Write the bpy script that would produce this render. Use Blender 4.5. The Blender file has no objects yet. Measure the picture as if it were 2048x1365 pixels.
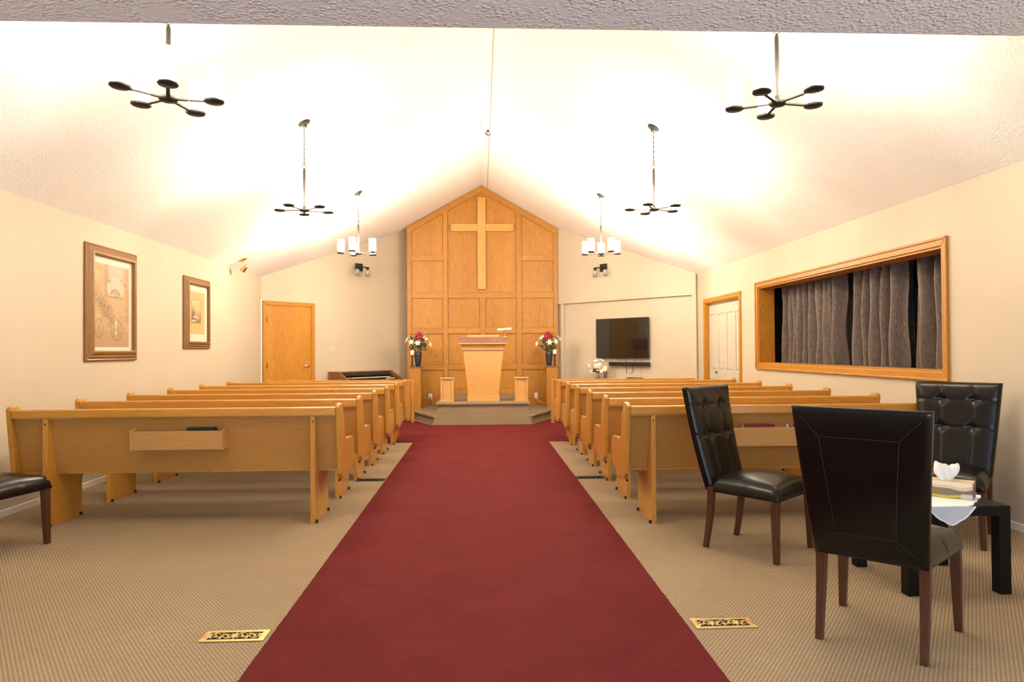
import bpy, bmesh, math, random
import numpy as np
from mathutils import Matrix, Vector, Euler
random.seed(4)
rnd = random.Random(11)
PI = math.pi
sc = bpy.context.scene
COL = sc.collection

# ------------------------------------------------------------------ camera
F, CX, CY, CAMH = 1400.0, 1024.0, 682.5, 1.29
vy = Vector((961-CX, -(702-CY), -F)).normalized()
rho = math.radians(0.315)
up = Vector((-math.sin(rho), math.cos(rho), 0)); up = (up-up.dot(vy)*vy).normalized()
vx = vy.cross(up)
cam = bpy.data.cameras.new('camera'); cam.lens = F/2048*36; cam.sensor_width = 36
cam.clip_start = 0.02
camo = bpy.data.objects.new('camera', cam); COL.objects.link(camo)
R = Matrix(((vx.x, vx.y, vx.z), (vy.x, vy.y, vy.z), (up.x, up.y, up.z)))   # cam->world
camo.matrix_world = Matrix.Translation((0, 0, CAMH)) @ R.to_4x4()
sc.camera = camo

# ------------------------------------------------------------------ world, light, exposure
w = bpy.data.worlds.new('world'); sc.world = w; w.use_nodes = True
w.node_tree.nodes['Background'].inputs[0].default_value = (0.75, 0.85, 1, 1)
w.node_tree.nodes['Background'].inputs[1].default_value = 0.3
sc.view_settings.view_transform = 'Standard'; sc.view_settings.look = 'None'
sc.view_settings.gamma = 1; sc.view_settings.use_curve_mapping = False
sc.view_settings.exposure = 0.0
LAMP = 130.0           # emission strength of each lit glass shade
FOYER = 95.0          # power of the assumed daylight behind the camera and of the added side fill
def area(name, loc, rot, sx, sy, power, color):
    l = bpy.data.lights.new(name, 'AREA'); l.shape = 'RECTANGLE'; l.size = sx; l.size_y = sy
    l.energy = power; l.color = color
    o = bpy.data.objects.new(name, l); o.location = loc; o.rotation_euler = rot; COL.objects.link(o); return o
area('assumed_foyer_daylight', (0.0, -2.30, 1.25), (PI/2+.75, 0, 0), 3.6, 1.5, FOYER*3.4, (0.66, 0.80, 1.0))  # assumed daylight: unseen area light added behind camera, tilted up onto the foyer ceiling
area('foyer_side_fill', (3.70, -0.4, 1.05), (0, PI/2, 0), 1.9, 2.4, FOYER*.7, (0.74, 0.85, 1.0))  # unseen cool fill added to lift the low foyer ceiling

# ------------------------------------------------------------------ materials
def lin(c):
    return tuple((x/12.92 if x <= .04045 else ((x+.055)/1.055)**2.4) for x in c)
def rgb(r, g, b): return lin((r/255, g/255, b/255))
class NT:
    def __init__(s, name):
        s.m = bpy.data.materials.new(name); s.m.use_nodes = True; s.t = s.m.node_tree
        s.b = s.t.nodes['Principled BSDF']
    def n(s, typ, **kw):
        nd = s.t.nodes.new(typ)
        for k, v in kw.items():
            if k.startswith('i_'):
                nd.inputs[int(k[2:])].default_value = v
            else: setattr(nd, k, v)
        return nd
    def l(s, a, b): s.t.links.new(a, b)
    def math(s, op, a, b=None, clamp=False):
        nd = s.t.nodes.new('ShaderNodeMath'); nd.operation = op; nd.use_clamp = clamp
        for i, v in enumerate((a, b)):
            if v is None: continue
            if isinstance(v, (int, float)): nd.inputs[i].default_value = v
            else: s.l(v, nd.inputs[i])
        return nd.outputs[0]
    def ramp(s, fac, stops):
        nd = s.t.nodes.new('ShaderNodeValToRGB'); e = nd.color_ramp.elements
        while len(e) < len(stops): e.new(0.5)
        for el, (p, c) in zip(e, stops): el.position = p; el.color = (*c, 1)
        s.l(fac, nd.inputs[0]); return nd.outputs[0]
    def bump(s, h, strength, dist=0.01):
        nd = s.t.nodes.new('ShaderNodeBump'); nd.inputs['Strength'].default_value = strength
        nd.inputs['Distance'].default_value = dist; s.l(h, nd.inputs['Height'])
        s.l(nd.outputs[0], s.b.inputs['Normal'])
def plain(name, col, rough=.5, metal=0, coat=0, noise=0.0, nscale=20, bump=0, bscale=200, spec=None, alpha=None, trans=0):
    k = NT(name); b = k.b
    b.inputs['Base Color'].default_value = (*col, 1); b.inputs['Roughness'].default_value = rough
    b.inputs['Metallic'].default_value = metal; b.inputs['Coat Weight'].default_value = coat
    if spec is not None: b.inputs['Specular IOR Level'].default_value = spec
    if trans: b.inputs['Transmission Weight'].default_value = trans; b.inputs['IOR'].default_value = 1.45
    tc = k.n('ShaderNodeTexCoord')
    nz = k.n('ShaderNodeTexNoise'); nz.inputs['Scale'].default_value = nscale; nz.inputs['Detail'].default_value = 4
    k.l(tc.outputs['Object'], nz.inputs['Vector'])
    n_ = max(noise, 0.02)
    k.l(k.ramp(nz.outputs[0], [(.3, tuple(c*(1-n_) for c in col)), (.7, tuple(min(1, c*(1+n_)) for c in col))]), b.inputs['Base Color'])
    if bump:
        nb = k.n('ShaderNodeTexNoise'); nb.inputs['Scale'].default_value = bscale; nb.inputs['Detail'].default_value = 3
        k.l(tc.outputs['Object'], nb.inputs['Vector']); k.bump(nb.outputs[0], bump, .003)
    return k.m
def wood(name, axis, light, dark, rough=.32, coat=.25, ring=38.0, big=3.0, contrast=1.0):
    k = NT(name); b = k.b
    tc = k.n('ShaderNodeTexCoord'); oi = k.n('ShaderNodeObjectInfo')
    sh = k.n('ShaderNodeVectorMath', operation='SCALE'); sh.inputs[0].default_value = (7.3, 5.1, 9.7)
    k.l(oi.outputs['Random'], sh.inputs['Scale'])
    ad = k.n('ShaderNodeVectorMath', operation='ADD'); k.l(tc.outputs['Object'], ad.inputs[0]); k.l(sh.outputs[0], ad.inputs[1])
    s1 = [1.7, 1.7, 1.7]; s1[axis] = .16
    m1 = k.n('ShaderNodeMapping'); m1.inputs['Scale'].default_value = s1; k.l(ad.outputs[0], m1.inputs[0])
    n1 = k.n('ShaderNodeTexNoise'); n1.inputs['Scale'].default_value = big; n1.inputs['Detail'].default_value = 2; n1.inputs['Roughness'].default_value = .35
    k.l(m1.outputs[0], n1.inputs['Vector'])
    r = k.math('MULTIPLY', n1.outputs[0], ring)
    r = k.math('FRACT', r)
    r = k.math('POWER', r, 1.6)
    s2 = [1, 1, 1]; s2[axis] = .03
    m2 = k.n('ShaderNodeMapping'); m2.inputs['Scale'].default_value = s2; k.l(ad.outputs[0], m2.inputs[0])
    n2 = k.n('ShaderNodeTexNoise'); n2.inputs['Scale'].default_value = 170; n2.inputs['Detail'].default_value = 3
    k.l(m2.outputs[0], n2.inputs['Vector'])
    n3 = k.n('ShaderNodeTexNoise'); n3.inputs['Scale'].default_value = 1.8; k.l(m1.outputs[0], n3.inputs['Vector'])
    a = k.math('MULTIPLY', r, .24*contrast)
    c = k.math('MULTIPLY', n2.outputs[0], .85*contrast)
    d = k.math('MULTIPLY', n3.outputs[0], .5)
    t = k.math('ADD', k.math('ADD', a, c), k.math('SUBTRACT', d, .25+.13*contrast))
    k.l(k.ramp(t, [(.08, light), (.75, dark)]), b.inputs['Base Color'])
    b.inputs['Roughness'].default_value = rough; b.inputs['Coat Weight'].default_value = coat; b.inputs['Coat Roughness'].default_value = .15
    k.bump(n2.outputs[0], .08, .001)
    return k.m
M = {}
OL, OD = (.57, .275, .034), (.38, .155, .015)
PL, PD = (.53, .245, .015), (.30, .112, .005)
for i, ax in enumerate('xyz'):
    M['oak_'+ax] = wood('oak_grain_'+ax, i, OL, OD, rough=.38, coat=.4)
    M['panel_'+ax] = wood('honey_oak_grain_'+ax, i, PL, PD, rough=.5, coat=.0, contrast=1.25, big=4.2, ring=30)
    M['pale_'+ax] = wood('pale_oak_grain_'+ax, i, (.61, .325, .070), (.45, .215, .036))
    M['back_'+ax] = wood('oak_veneer_grain_'+ax, i, (.48, .24, .054), (.34, .15, .029), rough=.5, coat=.0, contrast=.85, big=4.5)
M['rack_x'] = wood('oak_rack_grain', 0, (.52, .28, .085), (.37, .18, .045), rough=.45, coat=.05, contrast=.8)
M['walnut'] = wood('dark_walnut', 0, (.27, .095, .038), (.13, .042, .016), rough=.35)
M['cherry'] = wood('dark_cherry', 2, (.088, .027, .008), (.034, .010, .003), rough=.35, coat=.1, contrast=.8)
M['redtop'] = wood('reddish_desk_top', 0, (.24, .105, .055), (.15, .06, .03), rough=.4)

def wall_mat():
    k = NT('warm_wall_paint'); b = k.b
    tc = k.n('ShaderNodeTexCoord'); nz = k.n('ShaderNodeTexNoise'); nz.inputs['Scale'].default_value = 1.3
    k.l(tc.outputs['Object'], nz.inputs['Vector'])
    k.l(k.ramp(nz.outputs[0], [(.3, (.475, .405, .295)), (.7, (.505, .433, .32))]), b.inputs['Base Color'])
    b.inputs['Roughness'].default_value = .7
    n2 = k.n('ShaderNodeTexNoise'); n2.inputs['Scale'].default_value = 160; k.l(tc.outputs['Object'], n2.inputs['Vector'])
    k.bump(n2.outputs[0], .15, .002); return k.m
M['wall'] = wall_mat()
def popcorn(name, st):
    k = NT(name); b = k.b
    tc = k.n('ShaderNodeTexCoord')
    v = k.n('ShaderNodeTexVoronoi'); v.inputs['Scale'].default_value = 62; v.inputs['Randomness'].default_value = 1
    nz = k.n('ShaderNodeTexNoise'); nz.inputs['Scale'].default_value = 9; nz.inputs['Detail'].default_value = 3
    mx = k.n('ShaderNodeVectorMath', operation='ADD'); k.l(tc.outputs['Object'], mx.inputs[0])
    n3 = k.n('ShaderNodeTexNoise'); n3.inputs['Scale'].default_value = 40; k.l(tc.outputs['Object'], n3.inputs['Vector'])
    s3 = k.n('ShaderNodeVectorMath', operation='SCALE'); s3.inputs['Scale'].default_value = .02; k.l(n3.outputs['Color'], s3.inputs[0])
    k.l(s3.outputs[0], mx.inputs[1]); k.l(mx.outputs[0], v.inputs['Vector']); k.l(tc.outputs['Object'], nz.inputs['Vector'])
    h = k.math('SUBTRACT', 1.0, k.math('MULTIPLY', v.outputs['Distance'], 1.6), clamp=True)
    h = k.math('MULTIPLY', h, k.math('MULTIPLY', k.math('SUBTRACT', nz.outputs[0], .3), 3.0, clamp=True))
    fine = k.n('ShaderNodeTexNoise'); fine.inputs['Scale'].default_value = 150; k.l(tc.outputs['Object'], fine.inputs['Vector'])
    h = k.math('ADD', h, k.math('MULTIPLY', fine.outputs[0], .5))
    k.bump(h, st, .010)
    b.inputs['Base Color'].default_value = (.86, .84, .81, 1); b.inputs['Roughness'].default_value = .85
    return k.m
M['ceiling'] = popcorn('popcorn_ceiling', .42)
M['ceiling_near'] = popcorn('coarse_popcorn_ceiling', .75)
def carpet(name, base, mid, hi, A, B, stag=.5):
    k = NT(name); b = k.b
    tc = k.n('ShaderNodeTexCoord'); sp = k.n('ShaderNodeSeparateXYZ'); k.l(tc.outputs['Object'], sp.inputs[0])
    nz = k.n('ShaderNodeTexNoise'); nz.inputs['Scale'].default_value = 90; nz.inputs['Detail'].default_value = 2; k.l(tc.outputs['Object'], nz.inputs['Vector'])
    wob = k.math('MULTIPLY', nz.outputs[0], .35)
    u = k.math('ADD', k.math('DIVIDE', sp.outputs[0], A), wob)
    vv = k.math('ADD', k.math('DIVIDE', k.math('ADD', sp.outputs[1], sp.outputs[2]), B), wob)
    row = k.math('FLOOR', vv); off = k.math('MULTIPLY', row, stag)
    fu = k.math('SUBTRACT', k.math('FRACT', k.math('ADD', u, off)), .5)
    fv = k.math('SUBTRACT', k.math('FRACT', vv), .5)
    d = k.math('SQRT', k.math('ADD', k.math('MULTIPLY', fu, fu), k.math('MULTIPLY', k.math('MULTIPLY', fv, fv), .62)))
    dot = k.math('SUBTRACT', 1.0, k.math('MULTIPLY', d, 3.0), clamp=True)
    dot = k.math('MULTIPLY', dot, 1.5, clamp=True)
    f = k.n('ShaderNodeTexNoise'); f.inputs['Scale'].default_value = 500; f.inputs['Detail'].default_value = 2; k.l(tc.outputs['Object'], f.inputs['Vector'])
    big = k.n('ShaderNodeTexNoise'); big.inputs['Scale'].default_value = 1.1; big.inputs['Detail'].default_value = 3; k.l(tc.outputs['Object'], big.inputs['Vector'])
    t = k.math('ADD', k.math('MULTIPLY', dot, .62), k.math('ADD', k.math('MULTIPLY', k.math('SUBTRACT', f.outputs[0], .5), .8), k.math('MULTIPLY', k.math('SUBTRACT', big.outputs[0], .5), .35)))
    k.l(k.ramp(t, [(-.0, base), (.12, mid), (.7, hi)]), b.inputs['Base Color'])
    b.inputs['Roughness'].default_value = .95; b.inputs['Specular IOR Level'].default_value = .1
    k.bump(k.math('ADD', dot, f.outputs[0]), .5, .003)
    return k.m
M['carpet'] = carpet('beige_pin_dot_carpet', (.25, .18, .108), (.29, .213, .130), (.56, .46, .32), .0196, .0135)
M['stepcarpet'] = carpet('shaded_pin_dot_carpet', (.20, .145, .085), (.23, .165, .10), (.62, .50, .34), .0165, .014)  # finer dotted carpet, base darkened for the shadow on the platform front
def redcarpet():
    k = NT('burgundy_carpet'); b = k.b
    tc = k.n('ShaderNodeTexCoord')
    f = k.n('ShaderNodeTexNoise'); f.inputs['Scale'].default_value = 330; f.inputs['Detail'].default_value = 3; k.l(tc.outputs['Object'], f.inputs['Vector'])
    g = k.n('ShaderNodeTexNoise'); g.inputs['Scale'].default_value = 2.2; g.inputs['Detail'].default_value = 8; g.inputs['Roughness'].default_value = .8; k.l(tc.outputs['Object'], g.inputs['Vector'])
    t = k.math('ADD', k.math('MULTIPLY', f.outputs[0], .5), k.math('MULTIPLY', g.outputs[0], .5))
    k.l(k.ramp(t, [(.32, (.084, .0105, .012)), (.5, (.119, .0155, .0165)), (.68, (.158, .0235, .023))]), b.inputs['Base Color'])
    b.inputs['Roughness'].default_value = .95; b.inputs['Specular IOR Level'].default_value = .08
    
    k.bump(f.outputs[0], .6, .004); return k.m
M['red'] = redcarpet()
def leather():
    k = NT('dark_brown_leather'); b = k.b
    tc = k.n('ShaderNodeTexCoord')
    v = k.n('ShaderNodeTexVoronoi'); v.inputs['Scale'].default_value = 260; k.l(tc.outputs['Object'], v.inputs['Vector'])
    g = k.n('ShaderNodeTexNoise'); g.inputs['Scale'].default_value = 6; g.inputs['Detail'].default_value = 4; k.l(tc.outputs['Object'], g.inputs['Vector'])
    k.l(k.ramp(g.outputs[0], [(.3, (.0042, .0028, .002)), (.75, (.006, .0042, .0028))]), b.inputs['Base Color'])
    k.l(k.ramp(g.outputs[0], [(.3, (.23,)*3), (.8, (.25,)*3)]), b.inputs['Roughness'])
    k.bump(v.outputs['Distance'], .15, .0006); return k.m
M['leather'] = leather()
M['leather'].node_tree.nodes['Principled BSDF'].inputs['Specular IOR Level'].default_value = .34
def curtain_mat():
    k = NT('taupe_damask_curtain'); b = k.b
    tc = k.n('ShaderNodeTexCoord')
    mp = k.n('ShaderNodeMapping'); mp.inputs['Scale'].default_value = (1, 1, .35); k.l(tc.outputs['Object'], mp.inputs[0])
    v = k.n('ShaderNodeTexVoronoi', feature='DISTANCE_TO_EDGE'); v.inputs['Scale'].default_value = 16; k.l(mp.outputs[0], v.inputs['Vector'])
    r = k.math('FRACT', k.math('MULTIPLY', v.outputs['Distance'], 7))
    ln = k.math('GREATER_THAN', r, .62)
    f = k.n('ShaderNodeTexNoise'); f.inputs['Scale'].default_value = 60; k.l(mp.outputs[0], f.inputs['Vector'])
    t = k.math('ADD', k.math('MULTIPLY', ln, .16), k.math('MULTIPLY', f.outputs[0], .8))
    k.l(k.ramp(t, [(.2, (.065, .045, .034)), (.8, (.175, .13, .10))]), b.inputs['Base Color'])
    b.inputs['Roughness'].default_value = .6; b.inputs['Sheen Weight'].default_value = .2
    return k.m
M['curtain'] = curtain_mat()
M['white'] = plain('white_trim_paint', (.72, .69, .63), .45)
M['doorwhite'] = plain('off_white_door_paint', (.50, .455, .36), .5)
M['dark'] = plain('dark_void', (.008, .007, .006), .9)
M['bronze'] = plain('oil_rubbed_bronze', (.022, .018, .014), .55, .1, spec=.25)
M['black'] = plain('black_satin', (.012, .011, .010), .35)
M['tablemat'] = plain('black_brown_laminate', (.004, .0034, .003), .4, spec=.2)
M['tv'] = plain('black_glass_screen', (.006, .005, .005), .12, coat=.6)
M['brass'] = plain('polished_brass', (.83, .60, .25), .28, 1)
M['chrome'] = plain('satin_nickel', (.70, .62, .52), .3, 1)
M['cream'] = plain('cream_wax', (.86, .78, .60), .5)
M['ivory'] = plain('ivory_plastic', (.78, .70, .55), .4)
M['vase'] = plain('charcoal_ceramic', (.022, .024, .026), .35)
M['petal'] = plain('white_petal', (.80, .75, .62), .6, noise=.06)
M['redpetal'] = plain('crimson_petal', (.30, .006, .035), .6, noise=.3)
M['pinkpetal'] = plain('mauve_petal', (.38, .17, .20), .6, noise=.2)
M['leaf'] = plain('dark_green_leaf', (.055, .085, .028), .5, noise=.4)
M['stem'] = plain('green_stem', (.14, .17, .07), .6, noise=.2)
M['glass'] = plain('clear_glass', (.95, .97, .96), .03, trans=1)
M['sconceglass'] = plain('etched_glass', (.93, .90, .84), .25, trans=.75)
M['picframe'] = wood('carved_bronze_frame', 2, (.27, .135, .034), (.115, .050, .011), rough=.4, coat=.1, contrast=.9)
M['mat_board'] = plain('cream_mat_board', (.58, .52, .40), .7)
M['hymnal'] = plain('maroon_book_cloth', (.13, .006, .008), .5, noise=.15)
M['pages'] = plain('book_pages', (.80, .74, .64), .8)
M['tissue'] = plain('white_tissue_paper', (.88, .88, .88), .9)
M['thread'] = plain('grey_thread', (.022, .018, .016), .8)
M['rubber'] = plain('black_rubber_clip', (.015, .012, .010), .6)
M['cord'] = plain('cream_cord', (.75, .66, .50), .5)
M['browncord'] = plain('brown_cord', (.10, .05, .02), .5)
def vcol(name):
    k = NT(name); a = k.n('ShaderNodeVertexColor'); a.layer_name = 'Col'; k.l(a.outputs[0], k.b.inputs['Base Color'])
    k.b.inputs['Roughness'].default_value = .6; return k.m
M['print'] = vcol('printed_sepia_picture')
M['boxprint'] = vcol('printed_cardboard')
def shade_mat(name, st):
    k = NT(name); b = k.b
    b.inputs['Base Color'].default_value = (.9, .88, .84, 1); b.inputs['Roughness'].default_value = .4
    b.inputs['Emission Color'].default_value = (1.0, .85, .665, 1); b.inputs['Emission Strength'].default_value = st
    return k.m
M['shade'] = shade_mat('lit_frosted_glass', LAMP*.93)
M['shade_far'] = shade_mat('lit_frosted_glass_boosted', LAMP*2.15)  # far row emission raised to brighten the chancel end
def lace_mat():
    k = NT('sheer_lace'); b = k.b
    tc = k.n('ShaderNodeTexCoord'); v = k.n('ShaderNodeTexVoronoi'); v.inputs['Scale'].default_value = 420; k.l(tc.outputs['Object'], v.inputs['Vector'])
    b.inputs['Base Color'].default_value = (.80, .82, .90, 1); b.inputs['Roughness'].default_value = .9  # blue tint puts the cool foyer daylight into the white lace
    al = k.math('ADD', .58, k.math('MULTIPLY', k.math('LESS_THAN', v.outputs['Distance'], .5), .22))
    k.l(al, b.inputs['Alpha']); return k.m
M['lace'] = lace_mat()

# ------------------------------------------------------------------ geometry helpers
class MB:
    """collects shapes, builds ONE mesh object"""
    def __init__(s): s.v = []; s.f = []; s.sm = []
    def add(s, verts, faces, smooth=False, mat=None):
        o = len(s.v)
        if mat is not None: verts = [mat @ Vector(p) for p in verts]
        s.v += [tuple(p) for p in verts]; s.f += [tuple(i+o for i in f) for f in faces]; s.sm += [smooth]*len(faces); return s
    def box(s, x0, x1, y0, y1, z0, z1, mat=None, ch=0.0):
        if ch <= 0:
            v = [(x, y, z) for z in (z0, z1) for y in (y0, y1) for x in (x0, x1)]
            f = [(0, 2, 3, 1), (4, 5, 7, 6), (0, 1, 5, 4), (2, 6, 7, 3), (0, 4, 6, 2), (1, 3, 7, 5)]
            return s.add(v, f, mat=mat)
        bm = bmesh.new(); bmesh.ops.create_cube(bm, size=1)
        for q in bm.verts:
            q.co = Vector(((x0+x1)/2+q.co.x*(x1-x0), (y0+y1)/2+q.co.y*(y1-y0), (z0+z1)/2+q.co.z*(z1-z0)))
        bmesh.ops.bevel(bm, geom=list(bm.edges), offset=ch, segments=2, affect='EDGES', profile=.5)
        s.bm(bm, mat=mat); return s
    def bm(s, bm, smooth=False, mat=None):
        bm.verts.index_update()
        s.add([q.co.copy() for q in bm.verts], [[q.index for q in f.verts] for f in bm.faces], smooth, mat); bm.free(); return s
    def prism(s, poly, a0, a1, axis=0, mat=None):
        """polygon in the two other axes, extruded a0..a1 along axis"""
        n = len(poly)
        def P(a, p):
            q = list(p); q.insert(axis, a); return tuple(q)
        v = [P(a0, p) for p in poly]+[P(a1, p) for p in poly]
        f = [tuple(range(n))[::-1], tuple(range(n, 2*n))]+[(i, (i+1) % n, n+(i+1) % n, n+i) for i in range(n)]
        return s.add(v, f, mat=mat)
    def lathe(s, prof, seg=20, mat=None, smooth=True, cap=True):
        v = []; f = []; n = len(prof)
        for r, z in prof:
            for i in range(seg):
                a = 2*PI*i/seg; v.append((r*math.cos(a), r*math.sin(a), z))
        for j in range(n-1):
            for i in range(seg):
                f.append((j*seg+i, j*seg+(i+1) % seg, (j+1)*seg+(i+1) % seg, (j+1)*seg+i))
        s.add(v, f, smooth, mat)
        if cap:
            for j, rev in ((0, True), (n-1, False)):
                if prof[j][0] > 1e-5:
                    c = v[j*seg:(j+1)*seg]; idx = tuple(range(seg)); s.add(c, [idx[::-1] if rev else idx], False, mat)
        return s
    def tube(s, pts, r, seg=8, mat=None, closed=False):
        pts = [Vector(p) for p in pts]; n = len(pts); v = []; f = []
        rr = r if isinstance(r, (list, tuple)) else [r]*n
        prev = None
        for i, p in enumerate(pts):
            if closed: t = pts[(i+1) % n]-pts[i-1]
            else: t = pts[min(i+1, n-1)]-pts[max(i-1, 0)]
            t.normalize()
            if prev is None:
                a = Vector((0, 0, 1)) if abs(t.z) < .9 else Vector((1, 0, 0)); u = t.cross(a).normalized()
            else:
                u = prev-t*prev.dot(t); u.normalize()
            prev = u; w_ = t.cross(u)
            for k in range(seg):
                a = 2*PI*k/seg; v.append(p+(u*math.cos(a)+w_*math.sin(a))*rr[i])
        m = n if closed else n-1
        for i in range(m):
            j = (i+1) % n
            for k in range(seg): f.append((i*seg+k, i*seg+(k+1) % seg, j*seg+(k+1) % seg, j*seg+k))
        if not closed: f += [tuple(range(seg))[::-1], tuple((n-1)*seg+k for k in range(seg))]
        return s.add(v, f, True, mat)
    def mesh(s, name):
        me = bpy.data.meshes.new(name); me.from_pydata(s.v, [], s.f); me.polygons.foreach_set('use_smooth', s.sm)
        bm = bmesh.new(); bm.from_mesh(me); bmesh.ops.recalc_face_normals(bm, faces=bm.faces); bm.to_mesh(me); bm.free()
        return me
    def build(s, name, m, parent=None, bevel=0, label=None, loc=None):
        me = s.mesh(name); me.materials.append(M[m] if isinstance(m, str) else m)
        o = bpy.data.objects.new(name, me); COL.objects.link(o)
        if parent: o.parent = parent
        if loc: o.location = loc
        if bevel:
            md = o.modifiers.new('bevel', 'BEVEL'); md.width = bevel; md.segments = 2; md.limit_method = 'ANGLE'; md.angle_limit = .6
        if label: o['label'] = label
        return o
def tag(o, label, cat, group=None):
    o['label'] = label; o['category'] = cat
    if group: o['group'] = group
    return o
def thing(name, label, cat, loc=(0, 0, 0), rz=0, group=None):
    o = bpy.data.objects.new(name, None); COL.objects.link(o); o.empty_display_size = .1
    o.location = loc; o.rotation_euler = (0, 0, rz); return tag(o, label, cat, group)
def struct(o): o['kind'] = 'structure'; return o
def S(name, loc=(0, 0, 0), rz=0):
    o = bpy.data.objects.new(name, None); COL.objects.link(o); o.location = loc; o.rotation_euler = (0, 0, rz); return struct(o)
def copy_tree(o, parent=None):
    c = o.copy(); COL.objects.link(c)
    if parent: c.parent = parent
    for ch in list(o.children): copy_tree(ch, c)
    return c
def Rz(a): return Matrix.Rotation(a, 4, 'Z')
def T(x, y, z): return Matrix.Translation((x, y, z))

# ------------------------------------------------------------------ room shell
W = 3.78; RX = .03; RZ = 4.70; EV = 2.59; YB = 2.48; YC = 12.2; YP = 14.42
FZ = 2.44   # foyer ceiling
struct(MB().box(-W-.3, W+1.6, -2.6, 15, -.12, 0).build('floor', 'carpet'))
def quad_wall(name, pts, th, m='wall'):
    """vertical wall from polygon (list of 3D points, planar) thickened outward by vector th"""
    n = len(pts); v = list(pts)+[tuple(Vector(p)+Vector(th)) for p in pts]
    f = [tuple(range(n)), tuple(range(n, 2*n))[::-1]]+[(i, (i+1) % n, n+(i+1) % n, n+i) for i in range(n)]
    return MB().add(v, f).build(name, m)
struct(quad_wall('wall_left', [(-W, -2.5, 0), (-W, YC+.05, 0), (-W, YC+.05, EV), (-W, -2.5, EV)], (-.12, 0, 0)))
# right wall with window and closet openings
WY0, WY1, WZ0, WZ1 = 5.55, 9.355, 1.09, 2.125
DY0, DY1, DZ = 10.045, 11.60, 2.065
rw = MB()
for (a, b, c, d) in ((-2.5, WY0, 0, EV), (WY0, WY1, 0, WZ0), (WY0, WY1, WZ1, EV), (WY1, DY0, 0, EV), (DY0, DY1, DZ, EV), (DY1, YC+.05, 0, EV)):
    rw.box(W, W+.12, a, b, c, d)
struct(rw.build('wall_right', 'wall'))
# angled front walls
def frame_at(px, py, dx, dy):
    d = Vector((dx, dy, 0)).normalized(); return d
LP, LD = Vector((-W, 12.25, 0)), Vector((.75, .835, 0)).normalized()       # left angled wall, from the side wall inward
RP, RD = Vector((W, 12.02, 0)), Vector((-2.16, 2.46, 0)).normalized()
LN, RN = Vector((LD.y, -LD.x, 0)), Vector((-RD.y, RD.x, 0))                  # into the room
if RN.y > 0: RN = -RN
def ceilz(x): return RZ-(RX-x)*(RZ-EV)/(RX+W) if x < RX else RZ-(x-RX)*(RZ-EV)/(W-RX)
Le, Re = LP+LD*3.35, RP+RD*3.42
def up3(p, z): return (p.x, p.y, z)
struct(quad_wall('wall_front_left', [up3(LP, 0), up3(Le, 0), up3(Le, ceilz(Le.x)+.02), up3(LP, ceilz(LP.x)+.02)], -LN*.12))
struct(quad_wall('wall_front_right', [up3(RP, 0), up3(Re, 0), up3(Re, ceilz(Re.x)+.02), up3(RP, ceilz(RP.x)+.02)], -RN*.12))
# upper part of the right angled wall stands proud above a ledge
LZ = 2.242
a, b = RP+RN*.055, Re+RN*.055
up_ = quad_wall('trim_1', [up3(a, LZ), up3(b, LZ), up3(b, ceilz(b.x)+.01), up3(a, ceilz(a.x)+.01)], -RN*.06)
struct(up_)
c0 = RP+RN*.05
struct(MB().add([up3(RP+RD*.0, 0), up3(RP+RD*.09, 0), up3(RP+RD*.09+RN*.05, 0), up3(RP+RN*.05, 0),
                 up3(RP, LZ), up3(RP+RD*.09, LZ), up3(RP+RD*.09+RN*.05, LZ), up3(RP+RN*.05, LZ)],
                [(0, 1, 2, 3), (4, 5, 6, 7), (0, 1, 5, 4), (1, 2, 6, 5), (2, 3, 7, 6), (3, 0, 4, 7)]).build('trim_2', 'wall'))
e1 = RP+RD*3.075
struct(MB().prism([(0, 0), (.09, 0), (.09, .05), (0, .05)], 0, LZ, 2, mat=T(e1.x, e1.y, 0) @ Rz(math.atan2(RD.y, RD.x)) @ Matrix.Scale(1 if RN.dot(Vector((-RD.y, RD.x, 0))) > 0 else -1, 4, (0, 1, 0))).build('trim_5', 'wall'))
struct(MB().box(-1.60, 1.75, YP+.37, YP+.45, 0, 4.9).build('wall_front', 'wall'))
# ceiling
cl = MB()
for x0, z0, x1, z1 in ((-W-.1, EV-.055, RX, RZ), (RX, RZ, W+.1, EV-.055)):
    cl.add([(x0, YB-.12, z0), (x1, YB-.12, z1), (x1, 15, z1), (x0, 15, z0), (x0, YB-.12, z0+.12), (x1, YB-.12, z1+.12), (x1, 15, z1+.12), (x0, 15, z0+.12)],
           [(0, 1, 2, 3), (4, 5, 6, 7), (0, 1, 5, 4), (1, 2, 6, 5), (2, 3, 7, 6), (3, 0, 4, 7)])
struct(cl.build('ceiling', 'ceiling'))
# low foyer ceiling with the gable wall above its edge
struct(MB().box(-W-.1, W+.1, -2.6, YB, FZ, FZ+.12).build('ceiling_foyer', 'ceiling_near'))
struct(quad_wall('wall_back', [(-W, YB-.005, FZ+.05), (W, YB-.005, FZ+.05), (W, YB-.005, EV), (RX, YB-.005, RZ), (-W, YB-.005, EV)], (0, -.1, 0)))
struct(MB().box(-W, W, -2.6, -2.5, 0, FZ).build('wall_foyer', plain('brown_foyer_wall', (.10, .07, .05), .8)))  # unseen wall, coloured dark to dim reflections in the chair leather
# taped ridge seam
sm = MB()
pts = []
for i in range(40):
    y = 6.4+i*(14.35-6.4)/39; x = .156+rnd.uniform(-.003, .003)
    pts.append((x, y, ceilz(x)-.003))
sm.tube(pts, .0045, 5); struct(sm.build('trim_3', plain('seam_crack_line', (.36, .28, .21), .9)))  # thin brown line tracing the crack along the seam
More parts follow.
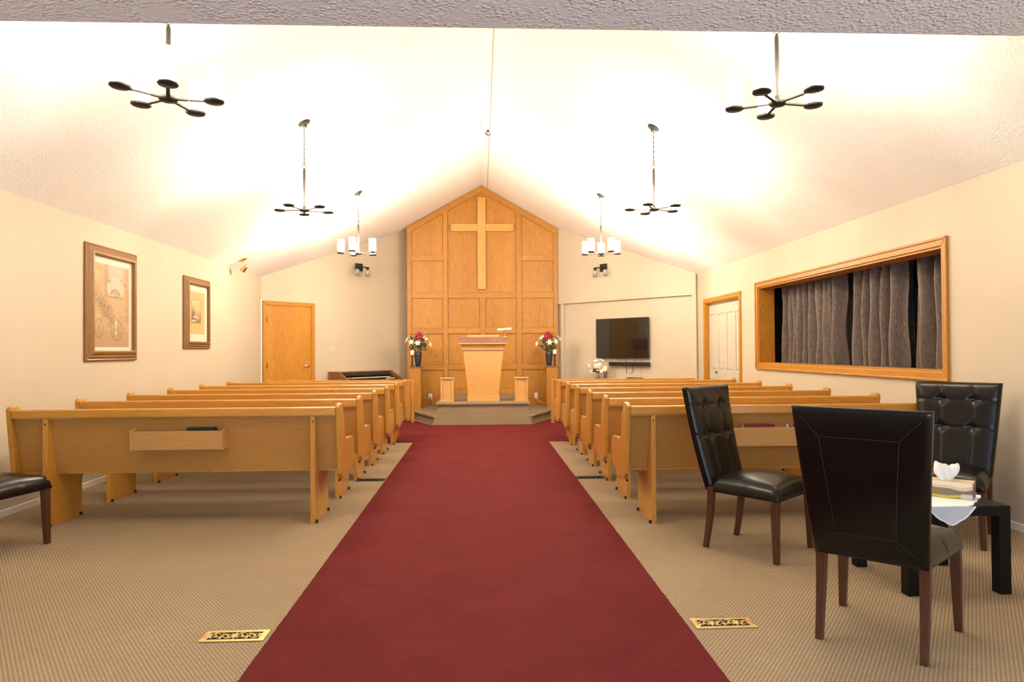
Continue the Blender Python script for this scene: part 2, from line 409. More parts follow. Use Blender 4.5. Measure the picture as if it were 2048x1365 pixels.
# baseboards
def base(name, p, q, n):
    p, q = Vector(p), Vector(q); b = p+n*.012; c = q+n*.012
    v = [up3(p, 0), up3(q, 0), up3(c, 0), up3(b, 0), up3(p, .055), up3(q, .055), up3(c, .05), up3(b, .05)]
    struct(MB().add(v, [(0, 1, 2, 3), (4, 5, 6, 7), (0, 1, 5, 4), (1, 2, 6, 5), (2, 3, 7, 6), (3, 0, 4, 7)]).build(name, 'white'))
base('baseboard_left', (-W, -2.5, 0), (-W, YC, 0), Vector((1, 0, 0)))
base('baseboard_right', (W, -2.5, 0), (W, DY0-.08, 0), Vector((-1, 0, 0)))
base('baseboard_front_left', LP+LD*1.08, LP+LD*3.0, LN)
base('baseboard_front_right', RP+RD*.09, RP+RD*3.0, RN)
struct(MB().box(-.012, .012, 0, .012, 0, 2.2, mat=T(LP.x+.006, LP.y, 0) @ Rz(math.atan2(LD.y, LD.x))).build('trim_4', 'white'))

# window_1 : oak trimmed opening in the right wall
wn = S('window_1', (W, 0, 0))
tw = .072
def mitre(name, y0, y1, z0, z1, t, d, m_h, m_v, parent, x=-.018):
    """mitred casing around an opening; proud by d"""
    for nm, poly, mm in (('casing', [(y0-t, z0-t), (y1+t, z0-t), (y1, z0), (y0, z0)], m_h), ('casing', [(y0-t, z1+t), (y0, z1), (y1, z1), (y1+t, z1+t)], m_h),
                         ('casing', [(y0-t, z0-t), (y0, z0), (y0, z1), (y0-t, z1+t)], m_v), ('casing', [(y1+t, z0-t), (y1+t, z1+t), (y1, z1), (y1, z0)], m_v)):
        MB().prism(poly, x, .0, 0).build(nm, mm, parent, bevel=.005)
mitre('casing', WY0, WY1, WZ0, WZ1, tw, .018, 'panel_y', 'panel_z', wn)
mitre('outer', WY0-.052, WY1+.052, WZ0-.052, WZ1+.052, .022, .026, 'panel_y', 'panel_z', wn, x=-.028)
for (y0, y1, z0, z1, mm) in ((WY0-.001, WY0+.018, WZ0, WZ1, 'panel_z'), (WY1-.018, WY1+.001, WZ0, WZ1, 'panel_z'), (WY0, WY1, WZ0-.001, WZ0+.018, 'panel_y'), (WY0, WY1, WZ1-.018, WZ1+.001, 'panel_y')):
    MB().box(-.004, .215, y0, y1, z0, z1).build('jamb', mm, wn, bevel=.002)
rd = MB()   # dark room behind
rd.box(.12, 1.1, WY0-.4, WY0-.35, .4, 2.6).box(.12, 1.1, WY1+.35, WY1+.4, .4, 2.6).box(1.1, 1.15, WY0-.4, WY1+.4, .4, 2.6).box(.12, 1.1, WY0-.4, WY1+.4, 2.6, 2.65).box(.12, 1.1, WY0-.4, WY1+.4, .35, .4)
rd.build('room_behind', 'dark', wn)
# curtain panels behind the opening: deep irregular folds
def curtain(y0, y1, seed, label, widths, cuts=0):
    r = random.Random(seed); v = []; f = []; ny = int((y1-y0)/.0105)+1; nz = 12
    ph = 0; xs = []
    k = 0; cur = 0; wl = []
    while cur < y1-y0+.2: q = widths[k % len(widths)]*r.uniform(.8, 1.25); wl.append((cur, q, r.uniform(.05, .10))); cur += q; k += 1
    def off(y, z):
        yy = y-y0+.015*math.sin(z*4+seed)
        for c, q, am in wl:
            if c <= yy < c+q or yy < 0:
                dq = min(yy-c, c+q-yy); deep = .17*math.exp(-(dq/(.016+.45*(am-.05)))**2) if am > .065 and .09 < yy < y1-y0-.09 else 0
                return am*math.cos(2*PI*(yy-c)/q)*(1-.12*z)+.006*math.sin(yy*90+z*3)+deep
        return 0
    z0, z1 = WZ0-.25, WZ1+.12
    for j in range(nz+1):
        z = z0+(z1-z0)*j/nz
        for i in range(ny+1):
            y = y0+(y1-y0)*i/ny
            v.append((off(y, z)+.008*math.sin(z*7+i*.2), y, z))
    for j in range(nz):
        for i in range(ny): f.append((j*(ny+1)+i, j*(ny+1)+i+1, (j+1)*(ny+1)+i+1, (j+1)*(ny+1)+i))
    o = MB().add(v, f, True).build('curtain', 'curtain', None, loc=(W+.32, 0, 0))
    md = o.modifiers.new('s', 'SOLIDIFY'); md.thickness = .002
    return tag(o, label, 'curtain', 'curtains behind the wood trimmed opening')
curtain(5.20, 6.42, 3, 'taupe patterned curtain panel at the near end of the wall opening', [.26, .17, .2, .13])
curtain(6.62, 7.52, 5, 'taupe patterned curtain panel in the middle of the wall opening', [.17, .12, .2, .15])
curtain(7.76, 9.24, 8, 'taupe patterned curtain panel at the far end of the wall opening', [.16, .12, .22, .14])
MBr = MB().tube([(W+.34, 5.0, WZ1+.16), (W+.34, 9.7, WZ1+.16)], .012, 8)
tag(MBr.build('curtain_rod', 'black'), 'dark rod carrying the taupe curtains, above the opening', 'curtain rod')

# closet: door_2 white bifold in oak casing on the right wall
d2 = S('door_2', (W, 0, 0))
for poly, mm in (([(DY0-.07, 0), (DY0, 0), (DY0, DZ), (DY0-.07, DZ+.07)], 'panel_z'), ([(DY1+.07, 0), (DY1+.07, DZ+.07), (DY1, DZ), (DY1, 0)], 'panel_z'), ([(DY0-.07, DZ+.07), (DY0, DZ), (DY1, DZ), (DY1+.07, DZ+.07)], 'panel_y')):
    MB().prism(poly, -.018, 0, 0).build('casing', mm, d2, bevel=.004)
for (y0, y1, z0, z1, mm) in ((DY0, DY0+.015, 0, DZ, 'panel_z'), (DY1-.015, DY1, 0, DZ, 'panel_z'), (DY0, DY1, DZ-.015, DZ, 'panel_y')):
    MB().box(-.004, .12, y0, y1, z0, z1).build('jamb', mm, d2)
MB().box(.045, .075, DY0+.015, DY1-.015, DZ-.04, DZ-.015).build('track', 'chrome', d2)
lw = (DY1-DY0-.03)/4
for i in range(4):
    y0 = DY0+.015+i*lw+.003; y1 = y0+lw-.006
    lf = MB(); x0, x1 = .06, .09
    zs = [(.012, .20), (.80, .96), (DZ-.20, DZ-.045)]
    lf.box(x0, x1, y0, y0+.05, .012, DZ-.045).box(x0, x1, y1-.05, y1, .012, DZ-.045)
    for a_, b_ in zs: lf.box(x0, x1, y0+.05, y1-.05, a_, b_)
    o = lf.build('door_leaf', 'doorwhite', d2, bevel=.003)
    pn = MB()
    for a_, b_ in ((.20, .80), (.96, DZ-.20)):
        yy0, yy1 = y0+.05, y1-.05; m_ = .03
        pn.add([(x0+.014, yy0, a_), (x0+.014, yy1, a_), (x0+.014, yy1, b_), (x0+.014, yy0, b_), (x0+.003, yy0+m_, a_+m_), (x0+.003, yy1-m_, a_+m_), (x0+.003, yy1-m_, b_-m_), (x0+.003, yy0+m_, b_-m_)],
               [(4, 5, 6, 7), (0, 1, 5, 4), (1, 2, 6, 5), (2, 3, 7, 6), (3, 0, 4, 7)])
    pn.build('door_panel', 'doorwhite', o)
MB().lathe([(.006, 0), (.006, .02), (.016, .028), (.016, .04), (.004, .046)], 14, mat=T(.06, 11.19, .918) @ Matrix.Rotation(-PI/2, 4, 'Y')).build('door_knob', 'bronze', d2)
MB().box(.3, .32, DY0-.1, DY1+.1, 0, DZ+.1).build('closet_back', 'dark', d2)

# door_1 oak slab in the left angled wall (local x along wall, y into the room)
d1 = S('door_1', tuple(LP), math.atan2(LD.y, LD.x))   # local +x = LD, room side is local -y
dw0, dw1, dz = .085, 1.015, 2.12
for poly, mm in (([(dw0-.062, 0), (dw0, 0), (dw0, dz), (dw0-.062, dz+.062)], 'panel_z'), ([(dw1+.062, 0), (dw1+.062, dz+.062), (dw1, dz), (dw1, 0)], 'panel_z'), ([(dw0-.062, dz+.062), (dw0, dz), (dw1, dz), (dw1+.062, dz+.062)], 'panel_x')):
    MB().prism(poly, -.03, 0, 1).build('casing', mm, d1, bevel=.005)
for a_, b_, c_, d_ in ((dw0, dw0+.015, 0, dz), (dw1-.015, dw1, 0, dz), (dw0, dw1, dz-.015, dz)):
    MB().box(a_, b_, -.022, 0, c_, d_).build('jamb', 'panel_z', d1)
MB().box(dw0+.018, dw1-.018, -.014, 0, .01, dz-.02).build('door_slab', 'panel_z', d1, bevel=.002)
for z in (.25, 1.05, 1.85):
    MB().box(dw0+.008, dw0+.02, -.026, -.012, z-.05, z+.05).build('hinge', 'bronze', d1)
hx = dw1-.085
MB().lathe([(.026, 0), (.026, .008), (.011, .012), (.011, .05)], 16, mat=T(hx, -.014, 1.035) @ Matrix.Rotation(PI/2, 4, 'X')).tube([(hx, -.06, 1.035), (hx-.03, -.062, 1.036), (hx-.11, -.058, 1.033)], [.011, .010, .008], 8).build('door_handle', 'chrome', d1)

# ------------------------------------------------------------------ red carpet runner
rc = MB()
def ragged(x, y0, y1, n):
    return [(x+rnd.uniform(-.0022, .0022), y0+(y1-y0)*i/n) for i in range(n+1)]
poly = ragged(.957, -2.4, 9.88, 800)+[(3.7, 9.88)]+[(3.74, 11.9), (1.9, 13.4), (1.36, 13.3), (.9, 12.19), (-.85, 12.19), (-1.34, 13.3), (-1.9, 13.5), (-3.74, 11.95)]+[(-3.7, 9.93), (-.955, 9.93)]+ragged(-.955, 9.93, -2.4, 800)[1:]
rc.prism([(p[0], p[1]) for p in poly], .0, .004, 2)
tag(rc.build('red_carpet', 'red'), 'burgundy carpet runner filling the aisle and spreading before the platform', 'carpet')

# ------------------------------------------------------------------ chancel platform
pf = thing('chancel_platform', 'raised platform in beige dotted carpet below the wooden panelling', 'platform', (.025, 12.2, 0))
MB().box(-.775, .80, 0, 2.2, 0, .345).build('riser', 'stepcarpet', pf)
tp = MB(); tp.box(-.80, .83, -.035, 2.2, .345, .402, ch=.018); tp.build('platform_top', 'stepcarpet', pf)
# flared foot of the front
MB().prism([(-.87, 0), (.865, 0), (.80, .27), (-.775, .27)], -.005, .03, 1).build('front_skirt', 'stepcarpet', pf)
for sgn, x0 in ((-1, -.775), (1, .80)):
    st = MB()
    far = 1.28
    pts = [(x0, .02), (x0+sgn*.06, .0), (x0+sgn*.50, 1.15), (x0+sgn*1.0, 1.9), (x0+sgn*1.0, 2.16), (x0, 2.16)]
    st.prism(pts, 0, .125, 2); st.build('lower_step', 'stepcarpet', pf)
    pts2 = [(x0, -.01), (x0+sgn*.085, -.01), (x0+sgn*.54, 1.12), (x0+sgn*1.04, 1.88), (x0+sgn*1.04, 2.16), (x0, 2.16)]
    MB().prism(pts2, .125, .172, 2).build('step_tread', 'stepcarpet', pf, bevel=.015)

# ------------------------------------------------------------------ wood panelling with frame
pp = thing('wood_panelling', 'tall honey oak panelling with a gabled top behind the pulpit', 'wall panelling', (.03, YP, 0))
ox = .03
XL, XR = -1.50-ox, 1.60-ox
tk = .135
def apex(x): return 4.694-abs(x)*(.5541 if x < 0 else .5632)
# backing
MB().prism([(XL, 0.16), (XR, .16), (XR, apex(XR)), (0, apex(0)), (XL, apex(XL))], 0, .35, 1).build('backing_board', 'panel_z', pp)
V = [(XL, -1.405-ox), (-.757-ox, -.665-ox), (.742-ox, .855-ox), (1.515-ox, XR)]
def stile(x0, x1, z0, z1=None):
    if z1 is None: poly = [(x0, z0), (x1, z0), (x1, apex(x1)-tk), (x0, apex(x0)-tk)]
    else: poly = [(x0, z0), (x1, z0), (x1, z1), (x0, z1)]
    MB().prism(poly, -.035, .0, 1).build('stile', 'panel_z', pp, bevel=.004)
for x0, x1 in V: stile(x0, x1, .16)
rows = [(.90, 1.005), (1.643, 1.756), (2.372, 2.488)]
stile(-.008-ox, .108-ox, .40, 2.372)
def rail(x0, x1, z0, z1): MB().box(x0, x1, -.033, 0, z0, z1).build('rail', 'panel_x', pp, bevel=.004)
cols = [(V[0][1], V[1][0]), (V[1][1], V[2][0]), (V[2][1], V[3][0])]
for ci, (x0, x1) in enumerate(cols):
    for z0, z1 in rows:
        if ci == 1 and z0 < 2: rail(x0, -.008-ox, z0, z1); rail(.108-ox, x1, z0, z1)
        else: rail(x0, x1, z0, z1)
    rail(x0, x1, .16, .29 if ci != 1 else .50)
    if ci != 1: rail(x0, x1, 3.14, 3.262)
# raking top rails
for sg in (-1, 1):
    xs = [0, (cols[1][1] if sg > 0 else -cols[1][0])]
    for xa, xb in ((0, XR if sg > 0 else -XL),):
        poly = [(sg*xa, apex(xa)-tk), (sg*xb, apex(xb)-tk), (sg*xb, apex(xb)), (sg*xa, apex(xa))]
        MB().prism(poly, -.036, 0, 1).build('raking_rail', 'panel_x', pp, bevel=.004)
def panel(x0, x1, z0, z1=None):
    g = .011
    if z1 is None:
        poly = [(x0+g, z0+g), (x1-g, z0+g), (x1-g, apex(x1)-tk-g), (x0+g, apex(x0)-tk-g)]
        if x0 < 0 < x1: poly.insert(3, (0, apex(0)-tk))
    else: poly = [(x0+g, z0+g), (x1-g, z0+g), (x1-g, z1-g), (x0+g, z1-g)]
    MB().prism(poly, -.008, -.001, 1).build('panel', 'panel_z', pp)
zr = [.29, .90, 1.005, 1.643, 1.756, 2.372]
for ci, (x0, x1) in enumerate(cols):
    for k in range(3):
        z0, z1 = zr[2*k], zr[2*k+1]
        if ci == 1 and k == 0: z0 = .50
        if ci == 1: panel(x0, -.008-ox, z0, z1); panel(.108-ox, x1, z0, z1)
        else: panel(x0, x1, z0, z1)
    if ci == 1: panel(x0, .035-ox, 2.488) if False else panel(x0, x1, 2.488)
    else: panel(x0, x1, 2.488, 3.14); panel(x0, x1, 3.262)

cr = thing('wooden_cross', 'large oak cross fixed to the upper middle of the panelling', 'cross', (.035, YP-.008, 0))
MB().box(-.083, .083, -.075, .001, 2.55, 4.45, ch=.006).build('upright', 'pale_z', cr)
MB().box(-.63, -.084, -.070, .001, 3.745, 3.90, ch=.005).build('arm', 'pale_x', cr)
MB().box(.084, .655, -.070, .001, 3.745, 3.90, ch=.005).build('arm', 'pale_x', cr)

# outlets
def outlet(x, z, label, cordm, pts):
    o = thing('wall_outlet', label, 'outlet', (x, YP-.016, z))
    MB().box(-.035, .035, -.008, 0, -.057, .057, ch=.003).build('cover_plate', 'ivory', o)
    MB().box(-.013, .013, -.035, -.006, -.035, -.008, ch=.004).build('plug', 'browncord' if cordm == 'browncord' else 'ivory', o)
    c = thing('power_cord', 'brown cord hanging from the outlet left of the pulpit' if cordm == 'browncord' else 'cream cord running from the right outlet to the plinth', 'cord', (x, YP-.03, z))
    MB().tube(pts, .006, 6).build('cable', cordm, c)
outlet(-1.03, .36, 'ivory outlet in the panelling left of the pulpit', 'browncord', [(0, -.02, -.03), (0, -.05, -.06), (.01, -.05, -.13), (.03, -.06, -.178)])
outlet(1.14, .36, 'ivory outlet in the panelling right of the pulpit', 'cord', [(0, -.02, -.03), (.01, -.05, -.06), (.04, -.06, -.11), (.14, -.08, -.15), (.3, -.12, -.178)])

# ------------------------------------------------------------------ pulpit
pu = thing('pulpit', 'tall tapered oak pulpit at the centre of the platform', 'pulpit', (.047, 12.42, .402))
Z0 = -.402
def taper(mb, x0, x1, y0, y1, z0, X0, X1, Y0, Y1, z1):
    v = [(x0, y0, z0), (x1, y0, z0), (x1, y1, z0), (x0, y1, z0), (X0, Y0, z1), (X1, Y0, z1), (X1, Y1, z1), (X0, Y1, z1)]
    return mb.add(v, [(0, 3, 2, 1), (4, 5, 6, 7), (0, 1, 5, 4), (1, 2, 6, 5), (2, 3, 7, 6), (3, 0, 4, 7)])
MB().box(-.283, .283, -.14, .30, 0, .118, ch=.006).build('plinth_base', 'pale_x', pu)
taper(MB(), -.268, .268, -.125, .29, .118, -.352, .352, -.15, .30, .90).build('tapered_body', 'pale_z', pu, bevel=.004)
MB().box(-.372, .372, -.175, .31, .90, .922, ch=.004).build('lower_moulding', 'pale_x', pu)
taper(MB(), -.362, .362, -.165, .30, .922, -.39, .39, -.18, .31, 1.00).build('cornice_board', 'pale_x', pu, bevel=.003)
MB().box(-.435, .435, -.225, .33, 1.00, 1.022, ch=.004).build('top_moulding', 'pale_x', pu)
taper(MB(), -.43, .43, -.215, .33, 1.022, -.425, .425, -.19, .33, 1.128).build('desk_top', 'redtop', pu, bevel=.003)
MB().box(-.275, .285, -.12, .0, 1.128, 1.165, ch=.004).build('book_ledge', 'pale_x', pu)
rl = thing('reading_lamp', 'small reading lamp with cream tube shade on the pulpit top', 'lamp', (.435, 12.42, 1.53))
MB().lathe([(.045, 0), (.045, .012), (.012, .02)], 16).build('base', 'brass', rl)
MB().tube([(.0, 0, .015), (0, .0, .05), (-.015, -.0, .10), (-.02, -.02, .13)], .008, 8).build('stem', 'brass', rl)
MB().tube([(-.135, -.03, .128), (.115, -.03, .148)], .021, 14).build('tube_shade', 'cream', rl)
def post(x, label):
    t = thing('short_post', label, 'post', (x, 12.36, .402), 0, 'short oak posts flanking the pulpit')
    MB().box(-.122, .122, -.122, .122, 0, .025, ch=.004).build('foot', 'pale_x', t)
    MB().box(-.095, .095, -.098, .095, .025, .395).build('shaft', 'pale_z', t)
    for sx in (-1, 1): MB().box(sx*.097-.018, sx*.097+.018, -.115, -.08, .025, .395, ch=.003).build('corner_strip', 'pale_z', t)
    MB().box(-.130, .130, -.130, .130, .395, .42, ch=.005).build('cap', 'pale_x', t)
post(-.585, 'short oak post with flat cap on the platform left of the pulpit')
post(.712, 'short oak post with flat cap on the platform right of the pulpit')
def plinth(x, label):
    t = thing('tall_plinth', label, 'plinth', (x, 13.70, .172), 0, 'tall oak plinths beside the panelling')
    MB().box(-.105, .105, -.105, .105, 0, .79, ch=.003).build('shaft', 'panel_z', t)
    MB().box(-.12, .12, -.12, .12, .79, .812, ch=.004).build('cap', 'redtop', t)
plinth(-1.255, 'tall square oak plinth left of the pulpit, carrying flowers and a candle')
plinth(1.385, 'tall square oak plinth right of the pulpit, carrying flowers and a candle')

# ------------------------------------------------------------------ flowers, candles
def rot_to(d):
    return Vector(d).normalized().to_track_quat('Z', 'Y').to_matrix().to_4x4()
def lily(mb, c, d, s=1.0, n=6):
    Mx = T(*c) @ rot_to(d)
    for i in range(n):
        a = 2*PI*i/n+rnd.uniform(-.15, .15); ca, sa = math.cos(a), math.sin(a)
        v = []; pr = [(.0, .0, .006), (.015, .035, .016), (.04, .06, .02), (.07, .07, .012), (.088, .062, .002)]
        for r, z, w_ in pr:
            r *= s; z *= s; w_ *= s
            v += [(r*ca-w_*sa, r*sa+w_*ca, z+.004*s), (r*ca, r*sa, z), (r*ca+w_*sa, r*sa-w_*ca, z+.004*s)]
        f = []
        for k in range(len(pr)-1):
            for q in (0, 1): f.append((k*3+q, k*3+q+1, (k+1)*3+q+1, (k+1)*3+q))
        mb.add(v, f, True, Mx)
def leafshape(mb, c, d, L, wd):
    Mx = T(*c) @ rot_to(d) @ Matrix.Rotation(rnd.uniform(0, 6.28), 4, 'Z')
    v = []; N = 5
    for k in range(N+1):
        t = k/N; w_ = wd*math.sin(PI*min(1, t*.93+.05)); b = .12*L*t*t
        v += [(-w_, b+.2*w_, L*t), (0, b, L*t), (w_, b+.2*w_, L*t)]
    f = []
    for k in range(N):
        for q in (0, 1): f.append((k*3+q, k*3+q+1, (k+1)*3+q+1, (k+1)*3+q))
    mb.add(v, f, True, Mx)
def bouquet(x, y, z, mir, label):
    v = thing('flower_vase', 'tall charcoal vase on the plinth '+('left' if mir > 0 else 'right')+' of the pulpit, holding lilies', 'vase', (x, y, z), 0, 'charcoal vases of flowers')
    MB().lathe([(.046, 0), (.052, .01), (.066, .12), (.072, .24), (.070, .29), (.064, .29), (.058, .1), (.0, .03)], 24, cap=False).lathe([(.0, 0.001), (.046, 0.001)], 24, cap=False).build('vessel', 'vase', v)
    b = thing('flower_arrangement', label, 'flowers', (x, y, z+.2), 0, 'lily arrangements beside the pulpit')
    top = .09
    fl = [((-.175, -.03, .30), (-1, -.4, .5), 'petal'), ((-.10, -.08, .26), (-.4, -1, .5), 'petal'), ((.0, -.10, .24), (.1, -1, .5), 'petal'), ((.12, -.02, .32), (.6, -.6, .8), 'petal'), ((.20, -.05, .22), (1, -.4, .3), 'petal'),
          ((-.155, .04, .345), (-1, -.2, .8), 'petal')]
    rf = [((.01, -.03, .40), (0, -1, .6)), ((.055, -.02, .385), (.5, -1, .5)), ((-.02, .0, .37), (-.5, -1, .4)), ((.03, -.05, .335), (0, -1, .2)), ((.075, -.03, .33), (.4, -1, 0)), ((.02, -.01, .425), (.2, -.6, 1))]
    stm = MB()
    for i, (p, d, m_) in enumerate(fl):
        p = (p[0]*mir, p[1], p[2]); d = (d[0]*mir, d[1], d[2])
        mb = MB(); lily(mb, p, d, .76); mb.build('lily_bloom', 'petal', b)
        stm.tube([(0, 0, 0), (p[0]*.35, p[1]*.4, p[2]*.5), p], .003, 5)
    for p, d in rf:
        p = (p[0]*mir, p[1], p[2]); d = (d[0]*mir, d[1], d[2])
        mb = MB(); lily(mb, p, d, .6, 7); mb.build('red_bloom', 'redpetal', b)
        stm.tube([(0, 0, 0), (p[0]*.35, p[1]*.4, p[2]*.5), p], .003, 5)
    lf = MB()
    for i in range(140):
        a = rnd.uniform(0, 2*PI); r = rnd.uniform(.02, .145); h = rnd.uniform(.09, .34)
        leafshape(lf, (r*math.cos(a), r*math.sin(a)*.8, h), (math.cos(a)*.8, math.sin(a)*.8, rnd.uniform(.3, 1.3)), rnd.uniform(.05, .10), rnd.uniform(.008, .016))
    o = lf.build('foliage', 'leaf', b); 
    sp = MB()
    for sx, h in ((-.14, .46), (-.05, .43), (.155, .42), (.21, .40), (.12, .45)):
        sx *= mir; sp.tube([(0, 0, .0), (sx*.4, 0, h*.5), (sx, .01, h-.05)], .003, 5)
        for k in range(7):
            t = .6+.06*k; leafshape(sp, (sx*t, .01*t, h*t-.02), (sx*.8+rnd.uniform(-.2, .2), rnd.uniform(-.3, .3), 1), .045, .006)
    sp.build('green_spike', 'stem', b)
    bb = MB()
    for i in range(34):
        a = rnd.uniform(0, 2*PI); r = rnd.uniform(.05, .16); c = (r*math.cos(a), r*math.sin(a)*.6-.02, rnd.uniform(.12, .27))
        bb.lathe([(0, -.007), (.006, -.003), (.007, .002), (0, .007)], 6, mat=T(*c), cap=False)
    bo = bb.build('filler_blossom', 'pinkpetal' , b); bo['kind'] = 'stuff'
    stm.build('stems', 'stem', b)
bouquet(-1.215, 13.70, .986, 1, 'white lilies and crimson blooms above the left plinth')
bouquet(1.345, 13.70, .986, -1, 'white lilies and crimson blooms above the right plinth')
def candle(x, y, z, side, h=.22, iron=False):
    t = thing('candle_holder', ('twisted iron candle holder on the side table under the television' if iron else 'black turned candle holder on the %s plinth beside the vase' % side), 'candle holder', (x, y, z), 0, 'candle holders')
    if not iron:
        MB().lathe([(.045, 0), (.045, .008), (.022, .022), (.020, .05), (.012, .06), (.021, .09), (.013, .14), (.010, .17), (.024, .185), (.012, .2), (.038, h), (.040, h+.008), (0, h+.008)], 18).build('stand', 'black', t)
    else:
        m_ = MB()
        for ph in (0, 2.09, 4.19):
            m_.tube([(.022*math.cos(ph+3.2*k/10)*(1+.9*abs(k/10-.5)), .022*math.sin(ph+3.2*k/10)*(1+.9*abs(k/10-.5)), .005+k*.0155) for k in range(11)], .006, 6)
            m_.tube([(.018*math.cos(ph), .018*math.sin(ph), .01), (.055*math.cos(ph), .055*math.sin(ph), .006)], .006, 6)
            m_.tube([(.018*math.cos(ph+3), .018*math.sin(ph+3), .155), (.06*math.cos(ph+3), .06*math.sin(ph+3), .175)], .006, 6)
        m_.lathe([(.0, .158), (.04, .16), (.04, .166), (0, .166)], 16); m_.build('stand', 'bronze', t)
        h = .158
    c = thing('pillar_candle', ('cream pillar candle on the iron holder under the television' if iron else 'cream pillar candle on the %s plinth' % side), 'candle', (x, y, z+h+.008), 0, 'pillar candles')
    r = .036 if not iron else .042; H = .092 if not iron else .10
    MB().lathe([(r-.003, 0), (r, .004), (r, H-.004), (r-.004, H), (.01, H-.004), (0, H-.004)], 20).build('wax', 'cream', c)
    MB().tube([(0, 0, H-.006), (.001, 0, H+.008)], .0015, 5).build('wick', 'black', c)
candle(-1.322, 13.66, .986, 'left'); candle(1.452, 13.66, .986, 'right')

# ------------------------------------------------------------------ pews
SY = .012
def build_pew(side, x_aisle, x_wall, name, rack):
    """local origin: aisle end, floor, rear face. side=-1 left, +1 right. local x runs from 0 (aisle) to side*L"""
    L = abs(x_wall-x_aisle); s = side
    t = thing(name, '', 'pew')
    def bx(mb, a, b, *r, **k): lo, hi = sorted((s*a, s*b)); return mb.box(lo, hi, *r, **k)
    def px(mb, poly, a, b): lo, hi = sorted((s*a, s*b)); return mb.prism(poly, lo, hi, 0)
    px(MB(), [(.035, .80), (.055, .80), (.145, .405), (.155, .375), (.133, .375)], .035, L-.035).build('back_panel', 'back_x', t, bevel=.002)
    bx(MB(), .035, L-.035, .0, .062, .805, .872, ch=.009).build('top_rail', 'oak_x', t)
    px(MB(), [(.13, .405), (.56, .43), (.575, .415), (.575, .385), (.13, .375)], .036, L-.036).build('seat', 'oak_x', t, bevel=.004)
    prof = [(-.005, .872), (.012, .895), (.075, .898), (.10, .885), (.165, .80), (.19, .70), (.215, .625), (.27, .603), (.42, .602), (.53, .595), (.575, .575), (.595, .53), (.59, .42), (.55, .36), (.30, .315), (.11, .312), (.062, .36)]
    for a, b in ((0, .034), (L-.034, L)):
        px(MB(), prof, a, b).build('end_board', 'oak_z', t, bevel=.006)
    legp = [(.0, 0), (.455, 0), (.455, .28), (.52, .385), (.13, .375), (.035, .802), (.0, .802)]
    for a in (.186, L-.30):
        lg = px(MB(), legp, a, a+.036).build('leg', 'oak_z', t, bevel=.003)
        for y in (.02, .425):
            bx(MB(), a-.016, a-.001, y-.009, y+.009, 0, .024).build('floor_clip', 'bronze', lg)
    for a in (.012,): bx(MB(), a, a+.016, .070, .088, .302, .318).build('edge_clip', 'bronze', t)
    sw = MB()
    for a in (.15, .585, 1.02, 1.46, 1.89, 2.09):
        sw.lathe([(.006, 0), (.006, .004), (0, .005)], 8, mat=T(s*a, .134, .39) @ Matrix.Rotation(PI/2, 4, 'X'))
    for a in (.204, L-.282): sw.lathe([(.006, 0), (.006, .004), (0, .005)], 8, mat=T(s*a, 0, .765) @ Matrix.Rotation(PI/2, 4, 'X'))
    sw.build('screws', 'bronze', t)
    if rack:
        a, b = rack
        rk = px(MB(), [(-.035, .57), (-.02, .57), (-.028, .708), (-.043, .708)], a, b).build('book_rack', 'rack_x', t, bevel=.002)
        px(MB(), [(-.035, .57), (.10, .57), (.10, .582), (-.035, .582)], a, b).build('rack_floor', 'rack_x', rk)
        for q in (a-.012, b): px(MB(), [(-.037, .565), (.105, .565), (.065, .722), (.04, .722), (-.046, .710)], q, q+.012).build('rack_side', 'rack_x', rk, bevel=.002)
    return t
ORD = ['rearmost pew', 'second pew from the back', 'third pew from the back', 'fourth pew from the back', 'fifth pew from the back', 'sixth pew from the back']
pl = build_pew(-1, -1.06, -3.50, 'church_pew', (.865, 1.515))
pr = build_pew(1, 1.06, 3.50, 'church_pew', (.70, 1.55))
leftX = [-1.06, -1.057, -1.054, -1.047, -1.040, -1.022]
for i in range(6):
    o = pl if i == 0 else copy_tree(pl)
    o.location = (leftX[i], 5.33+.875*i, 0)
    tag(o, 'oak %s left of the aisle%s' % (ORD[i], ', nearest the camera' if i == 0 else (', next to the low front screen' if i == 5 else '')), 'pew', 'oak pews left of the aisle')
    o = pr if i == 0 else copy_tree(pr)
    o.location = ([1.075, 1.068, 1.062, 1.06, 1.06, 1.05][i], 5.15+.855*i, 0)
    tag(o, 'oak %s right of the aisle%s' % (ORD[i], ', behind the leather chairs' if i == 0 else (', next to the low front screen' if i == 5 else '')), 'pew', 'oak pews right of the aisle')
def screen(side, xa, xb, y, label):
    s = side; L = abs(xb-xa); t = thing('pew_screen', label, 'pew screen', (xa, y, 0), 0, 'low oak screens before the front pews')
    def bx(mb, a, b, *r, **k): lo, hi = sorted((s*a, s*b)); return mb.box(lo, hi, *r, **k)
    bx(MB(), .035, L-.035, -.005, .05, .79, .862, ch=.008).build('top_rail', 'oak_x', t)
    bx(MB(), .10, L-.10, .012, .034, .33, .79).build('screen_panel', 'back_x', t)
    for a in (.0, L-.036): bx(MB(), a, a+.036, -.03, .12, .22, .864, ch=.006).build('end_board', 'oak_z', t)
    for a in (.04, L-.10): bx(MB(), a, a+.06, .0, .045, .25, .79, ch=.003).build('stile', 'oak_z', t)
    bx(MB(), .10, L-.10, .0, .045, .25, .33, ch=.003).build('bottom_rail', 'oak_x', t)
    for a in (.24, L-.30): bx(MB(), a, a+.036, .046, .20, 0, .60, ch=.003).build('leg', 'oak_z', t)
screen(-1, -1.005, -3.197, 10.55, 'low oak screen in front of the left block of pews')
screen(1, 1.044, 3.189, 10.30, 'low oak screen in front of the right block of pews')

